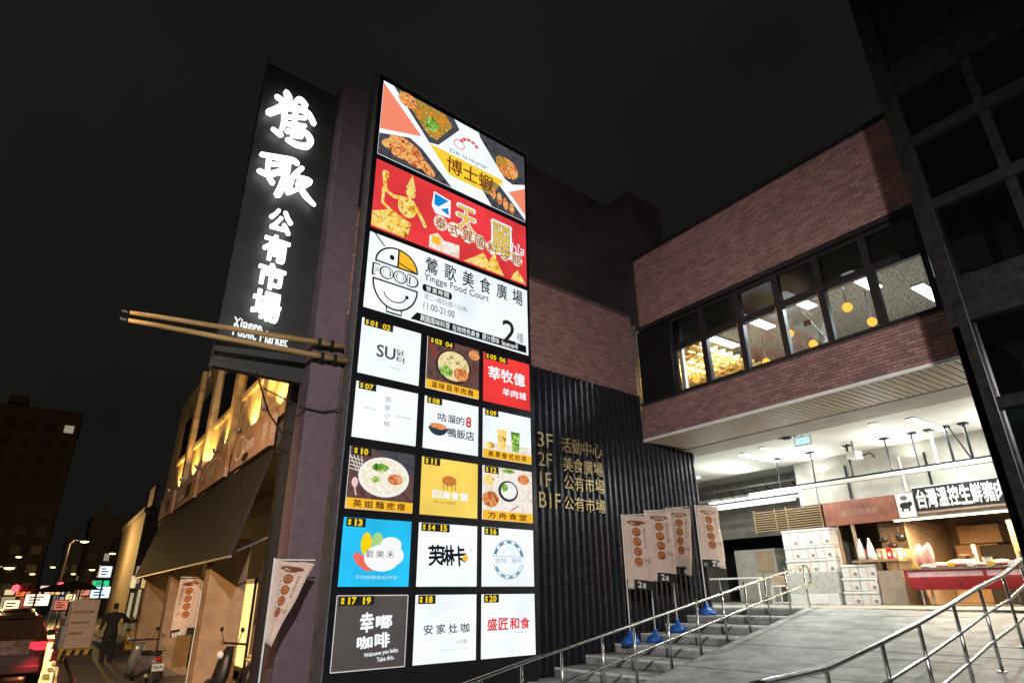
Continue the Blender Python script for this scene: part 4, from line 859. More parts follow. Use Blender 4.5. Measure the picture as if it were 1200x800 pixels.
# ================================================================== FLAGS
def flag(loc, top, w_, h_, ang, label, seed, fold=.0, base=True, lean=0, cut=0):
    r = random.Random(seed); f = thing('banner_flag', label, 'flag', loc, 0, 'tan food court flags')
    x, y, z = loc; dx, dy = math.cos(ang), math.sin(ang); nx, ny = dy, -dx
    if nx*x+ny*y > 0: nx, ny = -nx, -ny
    ph = r.random()*6; zt = top
    def mp(u, v, d):
        uu = u*w_; wob = .06*math.sin(ph+u*4.5+v*(2+seed % 3))*u+.02*math.sin(ph*2+v*11)*u+fold*u*u*(1-v)
        if cut: uu *= (1-cut*(1-v))
        drop = -.05*u*u
        return Vector((x+dx*(uu*(1-abs(fold)*.3*(1-v)))+nx*(wob+d), y+dy*uu*(1-abs(fold)*.3*(1-v))+ny*(wob+d), zt-h_*(1-v)+drop))
    N, Mv = 8, 16
    vs = [mp(i/N, j/Mv, 0) for j in range(Mv+1) for i in range(N+1)]; c = MB(); c.v = vs
    c.f = [(j*(N+1)+i, j*(N+1)+i+1, (j+1)*(N+1)+i+1, (j+1)*(N+1)+i) for j in range(Mv) for i in range(N)]
    cl = c.build('cloth', M_['tan'], f, smooth=True)
    so = cl.modifiers.new('thickness', 'SOLIDIFY'); so.thickness = .003; so.offset = 0
    pr = Print(mp, .004); B = M_['brown']; O = M_['orange']
    pr.ell('print', B, .52, .9, .34, .028, 1, 20); pr.ell('print', B, .52, .885, .22, .03, 1.3, 20); pr.text('print', M_['tan'], '美食廣場', .32, .875, .72, .905, .03, 2.5); pr.ell('print', M_['tan'], .52, .93, .3, .012, 2, 16)
    for i in range(4):
        v = .77-i*.135; pr.ell('print', B, .52, v, .155, .06, 1, 24); pr.ell('print', O, .52, v, .115, .044, 2, 24); pr.text('print', B, '美食廣場'[i], .45, v-.028, .59, v+.028, 0, 3)
    for i in range(8): pr.text('print', B, '鶯歌美食歡迎光臨'[i], .77, .8-i*.035, .84, .825-i*.035, .01, 1); pr.text('print', B, '二樓用餐座位寬敞'[i], .26, .78-i*.052, .31, .8-i*.052, .01, 1)
    pr.text('print', B, 'Hi', .74, .36, .92, .42, .0, 1)
    if base or not cut:
        pr.rect('hem_band', M_['blackc'], 0, 0, .33, .125, 1); pr.rect('hem_band', M_['blackc'], .33, 0, .67, .125, 1); pr.rect('hem_band', M_['blackc'], .67, 0, 1, .125, 1)
        pr.text('print', M_['whitec'], '2', .42, .025, .56, .1, .04, 2.5); pr.text('print', M_['whitec'], '樓美食', .6, .02, .95, .085, .03, 2.5); pr.text('print', M_['whitec'], '在', .1, .025, .24, .075, .03, 2.5)
    pr.flush(cl)
    MB().tube([(x, y, z), (x, y, zt+.02)], .014, 6).build('pole', M_['white'], f); MB().tube([(x, y, zt-.005), tuple(mp(1, 1, 0)+Vector((0, 0, .05)))], .01, 6).build('crossbar', M_['white'], f)
    if base:
        MB().loft([[(x+a_*math.cos(t)*k, y+b_*math.sin(t)*k, z+h) for t in [2*PI*i/14 for i in range(14)]] for k, h, a_, b_ in ((1, 0, .23, .18), (1.0, .07, .23, .18), (.8, .14, .21, .16), (.3, .17, .2, .16), (.28, .27, .16, .16))]).build('water_base', M_['blue'], f, smooth=True)
        MB().lathe((x+.13, y-.05, z+.12), [(.035, 0), (.04, .05)], 10).build('cap', M_['blue'], f)
    return f
view = lambda x, y: math.atan2(y, x)-PI/2      # a flag square to someone on the plaza
def stepz(s): return FLOOR-RISE*max(0, math.ceil((S_TOP-.02-s)/TREAD))
for i, (px, w_, h_, da, fo, lab) in enumerate((((728, 603), .6, 1.56, .1, .05, 'first tan flag from the sign, lowest on the steps'), ((755, 598), .6, 1.56, .12, .12, 'second tan flag from the sign on the steps'),
        ((780, 595), .58, 1.54, -.25, .3, 'third tan flag from the sign, folded and turned sideways'), ((814, 592), .62, 1.5, .35, .02, 'last tan flag from the sign, at the head of the steps'))):
    p = 9.42; s, z = PA(*px, p); P3 = AF(s, p, stepz(s)+.002)
    flag(P3, z, w_, h_, view(P3.x, P3.y)+da, lab, i+3, fo)
# ================================================================== SHOP ROW ON THE STREET
SX = 3.0
sh = thing('shop_row', 'dim three-storey shop row with brown arcade columns and dark awning', 'building', (3.6, 18, .15))
MB().box(SX+.15, 8, 11.75, 29, 4.6, 9.6).build('wall', M_['wallw'], sh)
MB().box(SX+1.6, 8, 11.75, 27.6, .15, 4.6).build('shopfront_wall', M_['board'], sh)
MB().box(SX-.02, SX+.16, 11.75, 27.6, 4.45, 4.6).build('fascia_beam', M_['frame'], sh)
for i in range(4):
    y = 13.3+i*3.4
    MB().box(SX+.0, SX+.148, y, y+.45, 5.5, 9.58).build('pilaster', M_['wallw'], sh)
    MB().box(SX+.06, SX+.149, y+.5, y+2.9, 6.6, 6.75).build('window_sill', M_['wallw'], sh)
    wn = MB().box(SX+.1, SX+.1495, y+.6, y+2.8, 6.752, 8.3).build('window', M_['frame'], sh)
    for k in range(2): MB().box(SX+.09, SX+.099, y+.68+1.07*k, y+1.65+1.07*k, 6.85, 8.2).build('pane', glass('dim_pane', (.1, .1, .1), .05), wn)
for i, y in enumerate((14.3, 19.3, 24.3)):
    MB().box(2.65, 3.38, y, y+.5, .15, 3.1).build('column', M_['col'], sh, bevel=.02)
    MB().box(2.63, 3.4, y-.02, y+.52, .15, .3).build('column_base', M_['col'], sh)
aw = MB().prism([(SX-.03, 4.56), (SX-.03, 4.44), (2.53, 2.64), (2.47, 2.64)], 12.0, 26.5).build('awning', M_['awn'], sh)
MB().tube([(2.5, 12.0, 2.62), (2.5, 26.5, 2.62)], .03, 6).build('awning_bar', M_['grey'], sh)
for i in range(3): MB().tube([(2.52, 12.3+4.9*i, 2.66), (3.2, 12.3+4.9*i, 3.0)], .02, 6).build('awning_strut', M_['grey'], sh)
MB().box(SX+.02, SX+1.6, 11.5, 11.74, .15, 9.6).build('end_pier', M_['awn'], sh)
MB().box(1.6, SX+.8, 12, 46, 4.1, 4.2).build('arcade_ceiling', M_['awn'], sh) if 0 else None
# backlit shop interior strips and arcade goods
YG = emi('shop_glow', (1, .66, .22), 1.6, True)
for i, (y, y1_) in enumerate(((13.6, 14.6), (18.2, 19.6), (23, 24.6))):
    t = thing('lit_doorway', ['warm lit doorway behind the nearest arcade column', 'warm lit doorway behind the second arcade column', 'warm lit doorway farther along the arcade'][i], 'doorway', (SX+1.58, y, .15))
    MB().box(SX+1.54, SX+1.59, y, y1_, .3, 2.3).build('glass', YG, t); MB().box(SX+1.5, SX+1.56, y-.06, y, .15, 2.4).build('jamb', M_['frame'], t); MB().box(SX+1.5, SX+1.56, y1_, y1_+.06, .15, 2.4).build('jamb', M_['frame'], t); MB().box(SX+1.5, SX+1.56, y-.06, y1_+.06, 2.3, 2.42).build('lintel', M_['frame'], t)
# fascia signs and their uplights
ARC = (1, .55, .12)
for i, (a, b_, lab) in enumerate(((12.0, 15.3, 'nearest brown fascia sign with a pale round logo above the awning'), (15.9, 19.2, 'middle brown fascia sign with a pale arch above the awning'), (19.8, 23.4, 'third brown fascia sign above the awning'), (24, 27, 'farthest brown fascia sign above the awning'))):
    t = thing('fascia_sign', lab, 'sign', (SX-.1, (a+b_)/2, 4.63), 0, 'fascia signs over the awning')
    MB().box(SX-.12, SX-.03, a, b_, 4.62, 5.4).build('board', M_['sgn'], t, bevel=.01)
    pr = Print(lambda u, v, d, a=a, b_=b_: Vector((SX-.12-d, b_+(a-b_)*u, 4.62+.78*v)))
    if i == 0: pr.ring('print', M_['foam'], .22, .55, .13, .36, .02, 1, 24, .6, 5.6, 2.5); pr.text('print', M_['foam'], 'Onn', .3, .3, .6, .7, -.01, 1); pr.text('print', M_['foam'], '咖啡', .8, .2, .9, .75, 0, 1); pr.ell('print', M_['awn'], .42, .15, .08, .12, 1)
    elif i == 1: pr.ring('print', M_['foam'], .5, .4, .38, .5, .02, 1, 24, 0, PI, 2); pr.text('print', M_['foam'], '小吃', .3, .3, .6, .7, 0, 1)
    else: pr.rect('print', M_['foam'], .2, .3, .5, .4, 1); pr.rect('print', M_['awn'], .55, .2, .8, .7, 1)
    pr.flush(t.children[0])
for i, y in enumerate((12.6, 14.8, 17.3, 19.8, 22.4, 25.2)):
    t = thing('wall_uplight', ['first', 'second', 'third', 'fourth', 'fifth', 'sixth'][i]+' small uplight from the pillar along the shop row ledge', 'light', (SX-.16, y, 5.45), 0, 'uplights on the shop row')
    MB().lathe((SX-.16, y, 5.44), [(.04, 0), (.07, .03), (.08, .1)], 12).build('body', M_['grey'], t); MB().lathe((SX-.16, y, 5.541), [(.06, 0), (.055, .004)], 12).build('lens', emi('warm_lens', (1, .7, .3), 5), t); MB().tube([(SX-.16, y, 5.46), (SX+.1, y, 5.46)], .012, 5).build('arm', M_['grey'], t)
    light('lamp', 'SPOT', (SX-.16, y, 5.56), 300, ARC, t, direction=(.3, 0, 1), spot=2.1, radius=.05)
# pillar flag and arcade flag
P3 = PZ(325, 800, 1.0)
t0 = PA(322, 655, 9.35); P3 = AF(t0[0], 9.35, .32)
flag(P3, t0[1], .58, 1.08, ARZ, 'pale flag on a white pole folded to a point in front of the mauve pillar', 21, .1, False, 0, .86)
Yf = 14.3; x_ = Yf*.2105; d = ray(239, 676); k = 16.5/d.y; P3 = Vector((d.x*k, 16.5, .15))
flag(P3, EYE+d.z*k, .5, 1.2, PI+.05, 'pale flag between the two brown arcade columns', 23, .05, False)
# ================================================================== SCOOTERS
def scooter(loc, rz, label, paint, seat):
    t = thing('scooter', label, 'scooter', loc, rz, 'scooters parked by the arcade'); T = lambda x, y, z: t.matrix_basis @ Vector((x, y, z))
    def wheel(y):
        wv = MB(T); n = 20
        prof = [(.235, -.05), (.25, -.02), (.25, .02), (.235, .05), (.17, .05), (.17, -.05)]; vs = []; fs = []
        for k in range(n):
            a = 2*PI*k/n
            for r, o in prof: vs.append((o, y+r*math.cos(a), .25+r*math.sin(a)))
        m = len(prof)
        for k in range(n):
            for j in range(m): fs.append((k*m+j, k*m+(j+1) % m, ((k+1) % n)*m+(j+1) % m, ((k+1) % n)*m+j))
        wv.add(vs, fs); w_ = wv.build('wheel', M_['rubber'], t, smooth=True); MB(T).tube([(-.03, y, .25), (.03, y, .25)], .165, 16).build('rim', M_['grey'], w_)
    wheel(-.62); wheel(.62)
    def ring(y, wx, z0, z1): return [(wx*math.copysign(abs(math.cos(a))**.6, math.cos(a)), y, (z0+z1)/2+(z1-z0)/2*math.copysign(abs(math.sin(a))**.6, math.sin(a))) for a in [2*PI*i/14 for i in range(14)]]
    MB(T).loft([ring(-.78, .09, .56, .66), ring(-.66, .15, .46, .74), ring(-.3, .19, .36, .74), ring(.02, .17, .26, .6), ring(.08, .15, .24, .42)]).build('body', paint, t, smooth=True)
    MB(T).loft([ring(.04, .16, .22, .32), ring(.42, .17, .22, .3)]).build('footboard', M_['rubber'], t)
    MB(T).loft([[(.19*math.cos(a)*k, .5+.12*math.sin(a)*k+o, z) for a in [2*PI*i/14 for i in range(14)]] for k, o, z in ((.7, .06, .28), (1, .0, .5), (.85, -.06, .8), (.5, -.12, .98))]).build('front_shield', paint, t, smooth=True)
    MB(T).loft([ring(-.72, .1, .74, .8), ring(-.55, .15, .74, .84), ring(-.1, .15, .72, .82), ring(.0, .1, .7, .76)]).build('seat', seat, t, smooth=True)
    MB(T).tube([(-.36, .3, 1.02), (-.2, .38, 1.03), (.2, .38, 1.03), (.36, .3, 1.02)], .02, 8).build('handlebar', M_['rubber'], t)
    for s_ in (-1, 1):
        m = MB(T).tube([(s_*.22, .38, 1.03), (s_*.33, .4, 1.22)], .008, 5).build('mirror_stem', M_['rubber'], t); MB(T).ellipsoid((s_*.34, .4, 1.26), (.06, .015, .045)).build('mirror', M_['rubber'], m)
    MB(T).box(-.13, .13, -.835, -.828, .42, .57).build('plate', M_['foam'], t); MB(T).ellipsoid((0, -.78, .66), (.1, .04, .045)).build('tail_lamp', mat('red_lens', (.5, .02, .02), .2), t, smooth=True)
    MB(T).loft([[(.09*math.cos(a), -.62-.27*math.sin(b_), .25+.27*math.cos(b_)+.02*math.sin(a)) for a in [2*PI*i/8 for i in range(8)]] for b_ in (-.3, .2, .7, 1.2, 1.6)]).build('rear_fender', M_['rubber'], t, smooth=True)
    MB(T).tube([(-.16, -.15, .24), (-.2, -.75, .34)], .045, 8).build('exhaust', M_['steel'], t); MB(T).ellipsoid((0, .56, .85), (.09, .05, .07)).build('headlamp', M_['foam'], t, smooth=True)
    for s_ in (-1, 1): MB(T).tube([(s_*.12, -.5, .8), (s_*.13, -.8, .84)], .012, 6).build('grab_rail', M_['steel'], t)
    pr = Print(lambda u, v, d: T(-.12+.24*u, -.836-d, .43+.13*v)); pr.text('lettering', M_['blackc'], 'MKJ-381', .08, .2, .92, .75, .02, 1); pr.flush([c for c in t.children if c.name.startswith('plate')][0])
    return t
X, Y = PZ(165, 812, .0)
scooter((X+.05, Y+.9, .0), .25, 'silver scooter seen from behind with a white plate beside the first column', mat('silver_paint', (.3, .29, .28), .3, .5), M_['rubber'])
d = ray(288, 775); k = 13.0/d.y
scooter((d.x*k+.1, 13.3, .15), 1.9, 'scooter with a pale yellow seat parked inside the arcade by the pillar', M_['frame'], mat('cream_vinyl', (.7, .55, .25), .5))
# ================================================================== PERSON
def person(loc, rz):
    me = bpy.data.meshes.new('person'); V = []; Ed = []; Rr = []
    def v(p, r): V.append(p); Rr.append(r); return len(V)-1
    def e(a, b): Ed.append((a, b))
    pel = v((0, 0, .93), (.15, .11)); ab = v((0, .01, 1.1), (.14, .1)); ch = v((0, .01, 1.3), (.17, .11)); nk0 = v((0, 0, 1.43), (.09, .07)); nk = v((0, .0, 1.5), (.055, .055)); hd0 = v((0, .02, 1.56), (.07, .085)); hd1 = v((0, .02, 1.64), (.078, .095)); hd2 = v((0, .01, 1.71), (.055, .065))
    for a, b in ((pel, ab), (ab, ch), (ch, nk0), (nk0, nk), (nk, hd0), (hd0, hd1), (hd1, hd2)): e(a, b)
    for s_, el, wr, hn in ((1, (.42, .12, 1.22), (.56, .3, 1.26), (.62, .37, 1.28)), (-1, (-.27, -.02, 1.12), (-.29, .08, .9), (-.29, .12, .81))):
        sh_ = v((s_*.19, 0, 1.38), (.07, .07)); E_ = v(el, (.05, .05)); w_ = v(wr, (.036, .036)); h_ = v(hn, (.042, .025)); e(ch, sh_); e(sh_, E_); e(E_, w_); e(w_, h_)
        b0 = Vector(hn); dr = (b0-Vector(wr)).normalized()
        for j in range(4):
            o = Vector((.02*(j-1.5), 0, .012*(j-1.5))); f1 = v(tuple(b0+dr*.05+o), (.011, .011)); f2 = v(tuple(b0+dr*(.085+.01*(j in (1, 2)))+o+Vector((0, .01, -.01))), (.009, .009)); e(h_, f1); e(f1, f2)
        th = v(tuple(b0+dr*.02+Vector((-.03*s_, .02, .02))), (.012, .012)); e(h_, th)
    for s_, kn, an in ((1, (.12, .1, .5), (.12, -.02, .09)), (-1, (-.11, .0, .5), (-.13, -.2, .1))):
        hp = v((s_*.1, 0, .86), (.1, .1)); K_ = v(kn, (.085, .085)); A_ = v(an, (.062, .062)); to = v((an[0]+.02*s_, an[1]+.17, .045), (.045, .035)); e(pel, hp); e(hp, K_); e(K_, A_); e(A_, to)
    me.from_pydata(V, Ed, []); ob = bpy.data.objects.new('person_skin', me); C.objects.link(ob)
    sk = ob.modifiers.new('skin', 'SKIN'); 
    for i, d in enumerate(me.skin_vertices[0].data): d.radius = Rr[i]; d.use_root = i == 0
    sk.use_smooth_shade = True; ss = ob.modifiers.new('sub', 'SUBSURF'); ss.levels = 2; ss.render_levels = 2
    dg = bpy.context.evaluated_depsgraph_get(); m2 = bpy.data.meshes.new_from_object(ob.evaluated_get(dg)); bpy.data.objects.remove(ob)
    m2.name = 'person'
    for k_ in (M_['blackc'], M_['skin'], M_['hair']): m2.materials.append(k_)
    for p in m2.polygons:
        c = p.center
        if c.z > 1.53 and (c.z > 1.62 or c.y < .03): p.material_index = 2
        elif c.z > 1.47: p.material_index = 1
        elif abs(c.x) > .36 and c.y > .12: p.material_index = 1
        elif c.x < -.2 and c.z < .98 and c.z > .6: p.material_index = 1
    o = bpy.data.objects.new('person', m2); C.objects.link(o); o.location = loc; o.rotation_euler = (0, 0, rz)
    return tag(o, 'person in black walking away with right arm raised, near the scooter', 'person')
X, Y = PZ(121, 781, .0)
ps = person((X, Y, 0), .15); ps.scale = (1.08, 1.08, 1.08)
# ================================================================== STREET
def car(loc, rz, label, paint, grp='cars in the street', lamps=True):
    t = thing('parked_car' if not lamps else 'car', label, 'car', loc, rz, grp); T = lambda x, y, z: t.matrix_basis @ Vector((x, y, z))
    def ring(y, wb_, wt_, z0, zm, z1): return [(-wb_, y, z0), (wb_, y, z0), (wb_*1.02, y, (z0+zm)/2), (wb_, y, zm), (wt_, y, z1-.05), (wt_*.8, y, z1), (-wt_*.8, y, z1), (-wt_, y, z1-.05), (-wb_, y, zm), (-wb_*1.02, y, (z0+zm)/2)]
    MB(T).loft([ring(-2.2, .8, .7, .35, .6, .75), ring(-2.12, .88, .75, .28, .95, 1.05), ring(-2.0, .9, .7, .25, 1.02, 1.2), ring(-1.7, .91, .66, .22, 1.03, 1.6), ring(-.2, .92, .66, .22, 1.02, 1.66), ring(.6, .92, .66, .22, 1.0, 1.6), ring(1.15, .91, .75, .22, .98, 1.1), ring(2.0, .85, .7, .25, .8, .9), ring(2.2, .75, .6, .32, .6, .72)]).build('body', paint, t, bevel=.03, smooth=False)
    MB(T).add([(-.62, -2.03, 1.1), (.62, -2.03, 1.1), (.54, -1.75, 1.54), (-.54, -1.75, 1.54)], [(0, 1, 2, 3)]).build('rear_window', mat('car_glass', (.008, .008, .01), .08, spec=.8), t)
    for s_ in (-1, 1):
        MB(T).add([(s_*.93, -1.5, 1.08), (s_*.935, .9, 1.06), (s_*.7, .5, 1.54), (s_*.7, -1.35, 1.54)], [(0, 1, 2, 3)]).build('side_window', MATS['car_glass'], t)
        for y in (-1.35, 1.35): w_ = MB(T).tube([(s_*.72, y, .33), (s_*.93, y, .33)], .33, 20).build('wheel', M_['rubber'], t); MB(T).tube([(s_*.93, y, .33), (s_*.94, y, .33)], .2, 14).build('rim', M_['grey'], w_)
        MB(T).box(s_*.72-.16, s_*.72+.16, -2.17, -2.05, .82, 1.0).build('tail_lamp', emi('tail_glow', (1, .02, .035), 3) if lamps else mat('red_lens', (.5, .02, .02), .2), t)
        MB(T).ellipsoid((s_*1.02, .75, 1.1), (.1, .06, .08)).build('mirror', paint, t)
        if lamps: light('lamp', 'SPOT', T(s_*.72, -2.42, .85), 150, (1, .03, .06), t, direction=(0, -.15, -1), spot=1.9, radius=.1)
    MB(T).box(-.2, .2, -2.18, -2.165, .62, .76).build('plate', M_['foam'], t); MB(T).box(-.86, .86, -2.26, -2.1, .32, .5).build('bumper', M_['rubber'], t, bevel=.03)
    return t
car((-.62, 22.6, 0), .02, 'dark brown car with glowing tail lights at the left edge', M_['carp'])
car((-.9, 33, 0), 0, 'second car in the queue behind the barrier board', M_['carp'])
car((-3.9, 27, 0), 0, 'car in the outer lane, mostly outside the left edge', M_['carp'])
# barrier board
X, Y = PZ(86, 772, 0)
bb = thing('barrier_board', 'pale upright barrier board on a yellow and black striped base', 'barrier', (X, Y, 0))
MB().box(X-.42, X+.42, Y-.04, Y+.04, .35, 1.95).build('board', M_['tan'], bb, bevel=.02); MB().box(X-.5, X+.5, Y-.2, Y+.2, .0, .34).build('base', M_['yellow'], bb, bevel=.02)
for i in range(4): u = X-.45+i*.26; MB().prism([(u, .02), (u+.12, .02), (u+.2, .32), (u+.08, .32)], Y-.215, Y-.202).build('stripe', M_['rubber'], bb)
for i in range(3): MB().box(X-.35, X+.3-.1*i, Y-.052, Y-.042, 1.5-.35*i, 1.58-.35*i).build('marking', M_['sgn'], bb)
for i, (px, z_) in enumerate(((62, 790), (72, 775))):
    pass
X, Y = PZ(55, 792, 0)
for i in range(5): tag(MB().box(X-.1+.12*i, X+.06+.12*i, Y-1+2.1*i, Y+.6+2.1*i, .008, .012).build('lane_dash', M_['yellow']), ['first', 'second', 'third', 'fourth', 'fifth'][i]+' orange road dash counted away beside the car', 'road marking', 'orange road dashes')
X, Y = PZ(150, 765, .0)
yb_ = thing('yellow_bin', 'small yellow bin standing to the right of the person', 'bin', (X, Y, 0)); MB().loft([[(X+k*a, Y+k*b_, z) for a, b_ in ((-.2, -.15), (.2, -.15), (.2, .15), (-.2, .15))] for k, z in ((.8, 0), (1, .75), (1.05, .8))]).build('body', M_['yellow'], yb_, bevel=.015); MB().box(X-.14, X+.14, Y-.165, Y-.152, .4, .6).build('label', M_['white'], yb_)
X, Y = PZ(155, 765, .0)
sp = thing('sign_pole', 'thin white pole with a round top behind the scooter', 'pole', (X, Y, 0)); MB().tube([(X, Y, 0), (X, Y, 2.0)], .025, 8).build('post', M_['white'], sp); MB().lathe((X, Y, 2.0), [(.05, 0), (.09, .08), (.05, .18)], 12).build('top', M_['white'], sp)
# market umbrellas under the awning
for i, (x, y, lab) in enumerate(((.9, 30, 'nearer dark street umbrella beyond the awning'), (.4, 38, 'farther dark street umbrella beyond the awning'))):
    u = thing('street_umbrella', lab, 'umbrella', (x, y, 0), 0, 'street umbrellas'); MB().lathe((x, y, 2.3), [(.8, 0), (.6, .16), (.25, .28), (.03, .34)], 12).build('canopy', M_['awn'], u); MB().tube([(x, y, 0), (x, y, 2.8)], .025, 6).build('pole', M_['white'], u)
# goods piled beyond the barrier
for i in range(7):
    y = 29.5+i*1.6; x = 1.45-.05*i; c = thing('street_crate', 'pale crate stacked at the kerb beyond the person, %s from the front' % ['first', 'second', 'third', 'fourth', 'fifth', 'sixth', 'seventh'][i], 'crate', (x, y, 0), 0, 'crates along the kerb'); MB().box(x-.3, x+.3, y-.3, y+.3, 0, .5+.35*(i % 3)).build('body', [M_['tan'], M_['foam'], M_['sgn']][i % 3], c, bevel=.02); MB().box(x-.32, x+.32, y-.32, y+.32, .5+.35*(i % 3)-.05, .53+.35*(i % 3)).build('rim', M_['foam'], c)
def glowsign(px0, px1, Y, rgb, k, lab, name='shop_sign', cat='sign', post=True):
    d0 = ray(*px0); d1 = ray(*px1); k0 = Y/d0.y; k1 = Y/d1.y; x0, z1_ = d0.x*k0, EYE+d0.z*k0; x1, z0_ = d1.x*k1, EYE+d1.z*k1
    t = thing(name, lab, cat, ((x0+x1)/2, Y, max(0, z0_))); MB().box(x0, x1, Y-.08, Y+.08, z0_, z1_).build('face', emi('sign_%d_%d_%d_%g' % (*rgb, k), lin(*rgb), k), t, bevel=.03); MB().box(x0-.05, x1+.05, Y-.04, Y+.12, z0_-.05, z1_+.05).build('case', M_['frame'], t)
    for j in range(3): MB().box(x0+(x1-x0)*.15, x0+(x1-x0)*(.5+.13*((j*7+int(Y)) % 3)), Y-.095, Y-.085, z0_+(z1_-z0_)*(.2+.25*j), z0_+(z1_-z0_)*(.32+.25*j)).build('marking', M_['sgn'], t)
    if post: MB().tube([((x0+x1)/2, Y+.14, 0), ((x0+x1)/2, Y+.14, z1_)], .05, 6).build('post', M_['frame'], t)
for a in (((118, 663), (129, 676), 46, (215, 225, 255), 1.6, 'white lit shop sign above the green one'), ((110, 680), (127, 686), 47, (40, 200, 130), 1.4, 'green lit shop sign far down the street'),
          ((108, 687), (127, 700), 47, (200, 235, 255), 1.7, 'pale blue lit sign under the green one'), ((31, 696), (56, 709), 60, (255, 240, 205), 1.6, 'wide cream lit sign over the far traffic'), ((6, 703), (20, 717), 60, (250, 245, 190), 1.5, 'small yellow-white lit sign at the left edge'),
          ((48, 686), (56, 703), 62, (255, 190, 180), 1.5, 'upright pink-white lit sign left of the red light'), ((78, 696), (87, 704), 62, (255, 225, 160), 1.5, 'little cream sign right of the red light'), ((65, 703), (78, 714), 58, (230, 130, 105), .8, 'dull salmon lit board above the barrier'),
          ((20, 690), (28, 698), 70, (255, 120, 60), 1.2, 'small orange lit sign left of the cream one'), ((60, 690), (70, 696), 75, (255, 200, 120), 1.3, 'tiny amber lit sign under the red light'), ((92, 690), (104, 697), 66, (240, 150, 120), .9, 'dull pink lit sign between barrier and green sign'), ((86, 712), (108, 717), 44, (255, 215, 170), .9, 'thin pale lit strip behind the barrier top'),
          ((25, 713), (40, 718), 52, (255, 230, 130), 1.4, 'low yellow lit strip above the car roof')): glowsign(*a)
def streetlamp(px, Y, lab, power, rgb=(1, .62, .2), h=None, side=-1):
    d = ray(*px); k = Y/d.y; x, z = d.x*k, EYE+d.z*k; t = thing('street_lamp', lab, 'lamp', (x+side*1.2, Y, 0), 0, 'street lamps')
    MB().tube([(x+side*1.2, Y, 0), (x+side*1.2, Y, z-.3), (x+side*.9, Y, z+.1), (x, Y, z+.15)], [.09, .06, .05, .04], 8).build('pole', M_['frame'], t); MB().box(x-.45, x+.45, Y-.18, Y+.18, z, z+.14).build('head', M_['frame'], t, bevel=.03)
    MB().ellipsoid((x, Y, z-.02), (.36, .2, .12)).build('lens', emi('sodium_glow', (1, .66, .22), 9), t, smooth=True)
    if power: light('lamp', 'POINT', (x, Y, z-.35), power, rgb, t, radius=.2)
    return t
streetlamp((99, 634), 80, 'lit sodium street lamp over the middle of the far street', 5000)
streetlamp((11, 665), 72, 'lit sodium street lamp at the left edge', 4000, side=-1)
streetlamp((108, 667), 110, 'tiny farther street lamp right of the red light', 0)
for px, Y_, lab in (((22, 652), 120, 'small far street lamp above the left traffic light'), ((62, 664), 130, 'small far street lamp between the two red lights'), ((132, 648), 105, 'small far street lamp above the white sign'), ((86, 672), 140, 'smallest far street lamp over the red light'), ((38, 672), 125, 'small far street lamp over the cream sign')): streetlamp(px, Y_, lab, 0)
# unseen lamp added behind the viewer to light pillar, brick front and plaza
pl = thing('street_lamp', 'unseen street lamp added behind the viewer to light the plaza', 'lamp', (-2.5, -3.5, .3), 0, 'street lamps')
MB().tube([(-2.5, -3.5, .3), (-2.5, -3.5, 6.6), (-2.2, -3.2, 7), (-1.4, -2.4, 7.05)], [.1, .07, .05, .045], 10).build('pole', M_['frame'], pl); MB().box(-1.75, -1.05, -2.6, -2.2, 6.95, 7.1).build('head', M_['frame'], pl, bevel=.03); MB().ellipsoid((-1.4, -2.4, 6.92), (.3, .17, .06)).build('lens', emi('pink_white_glow', (1, .8, .72), 6), pl)
light('lamp', 'SPOT', (-1.4, -2.4, 6.8), 8000, (1, .93, .89), pl, direction=(.58, .68, -.4), spot=1.95, radius=.18, blend=.8)
sl = thing('street_lamp', 'unseen sodium lamp added left of the viewer to light the columns', 'lamp', (-4.6, 7.5, 0), 0, 'street lamps')  # out of view, added to throw orange light on the arcade columns
MB().tube([(-4.6, 7.5, 0), (-4.6, 7.5, 6.2), (-4.3, 7.6, 6.5), (-3.4, 7.7, 6.55)], [.1, .07, .05, .045], 10).build('pole', M_['frame'], sl); MB().box(-3.75, -3.05, 7.5, 7.9, 6.45, 6.6).build('head', M_['frame'], sl, bevel=.03); MB().ellipsoid((-3.4, 7.7, 6.42), (.3, .17, .06)).build('lens', emi('sodium_glow', (1, .66, .22), 9), sl)
light('lamp', 'SPOT', (-3.4, 7.7, 6.3), 5500, (1, .6, .28), sl, direction=(.6, .9, -.48), spot=1.25, radius=.2, blend=.6)
# traffic lights
for px, Y, lab in (((78, 686), 58, 'red traffic light in the middle of the far street'), ((26, 689), 58, 'red traffic light at the left of the far street')):
    d = ray(*px); k = Y/d.y; x, z = d.x*k, EYE+d.z*k
    t = thing('traffic_light', lab, 'traffic light', (x+.9, Y, 0), 0, 'red traffic lights')
    MB().box(x-.55, x+.55, Y-.1, Y+.15, z-.2, z+.2).build('case', M_['black'], t, bevel=.03); MB().tube([(x+.9, Y+.05, 0), (x+.9, Y+.05, z), (x+.5, Y+.05, z)], .06, 8).build('pole', M_['frame'], t)
    for i in range(3): MB().ellipsoid((x-.35+.35*i, Y-.12, z), (.24, .1, .24)).build('lens', emi('red_signal', (1, .03, .04), 8) if i == 0 else M_['rubber'], t, smooth=True)
    light('lamp', 'POINT', (x-.35, Y-.4, z), 90, (1, .04, .05), t, radius=.15)
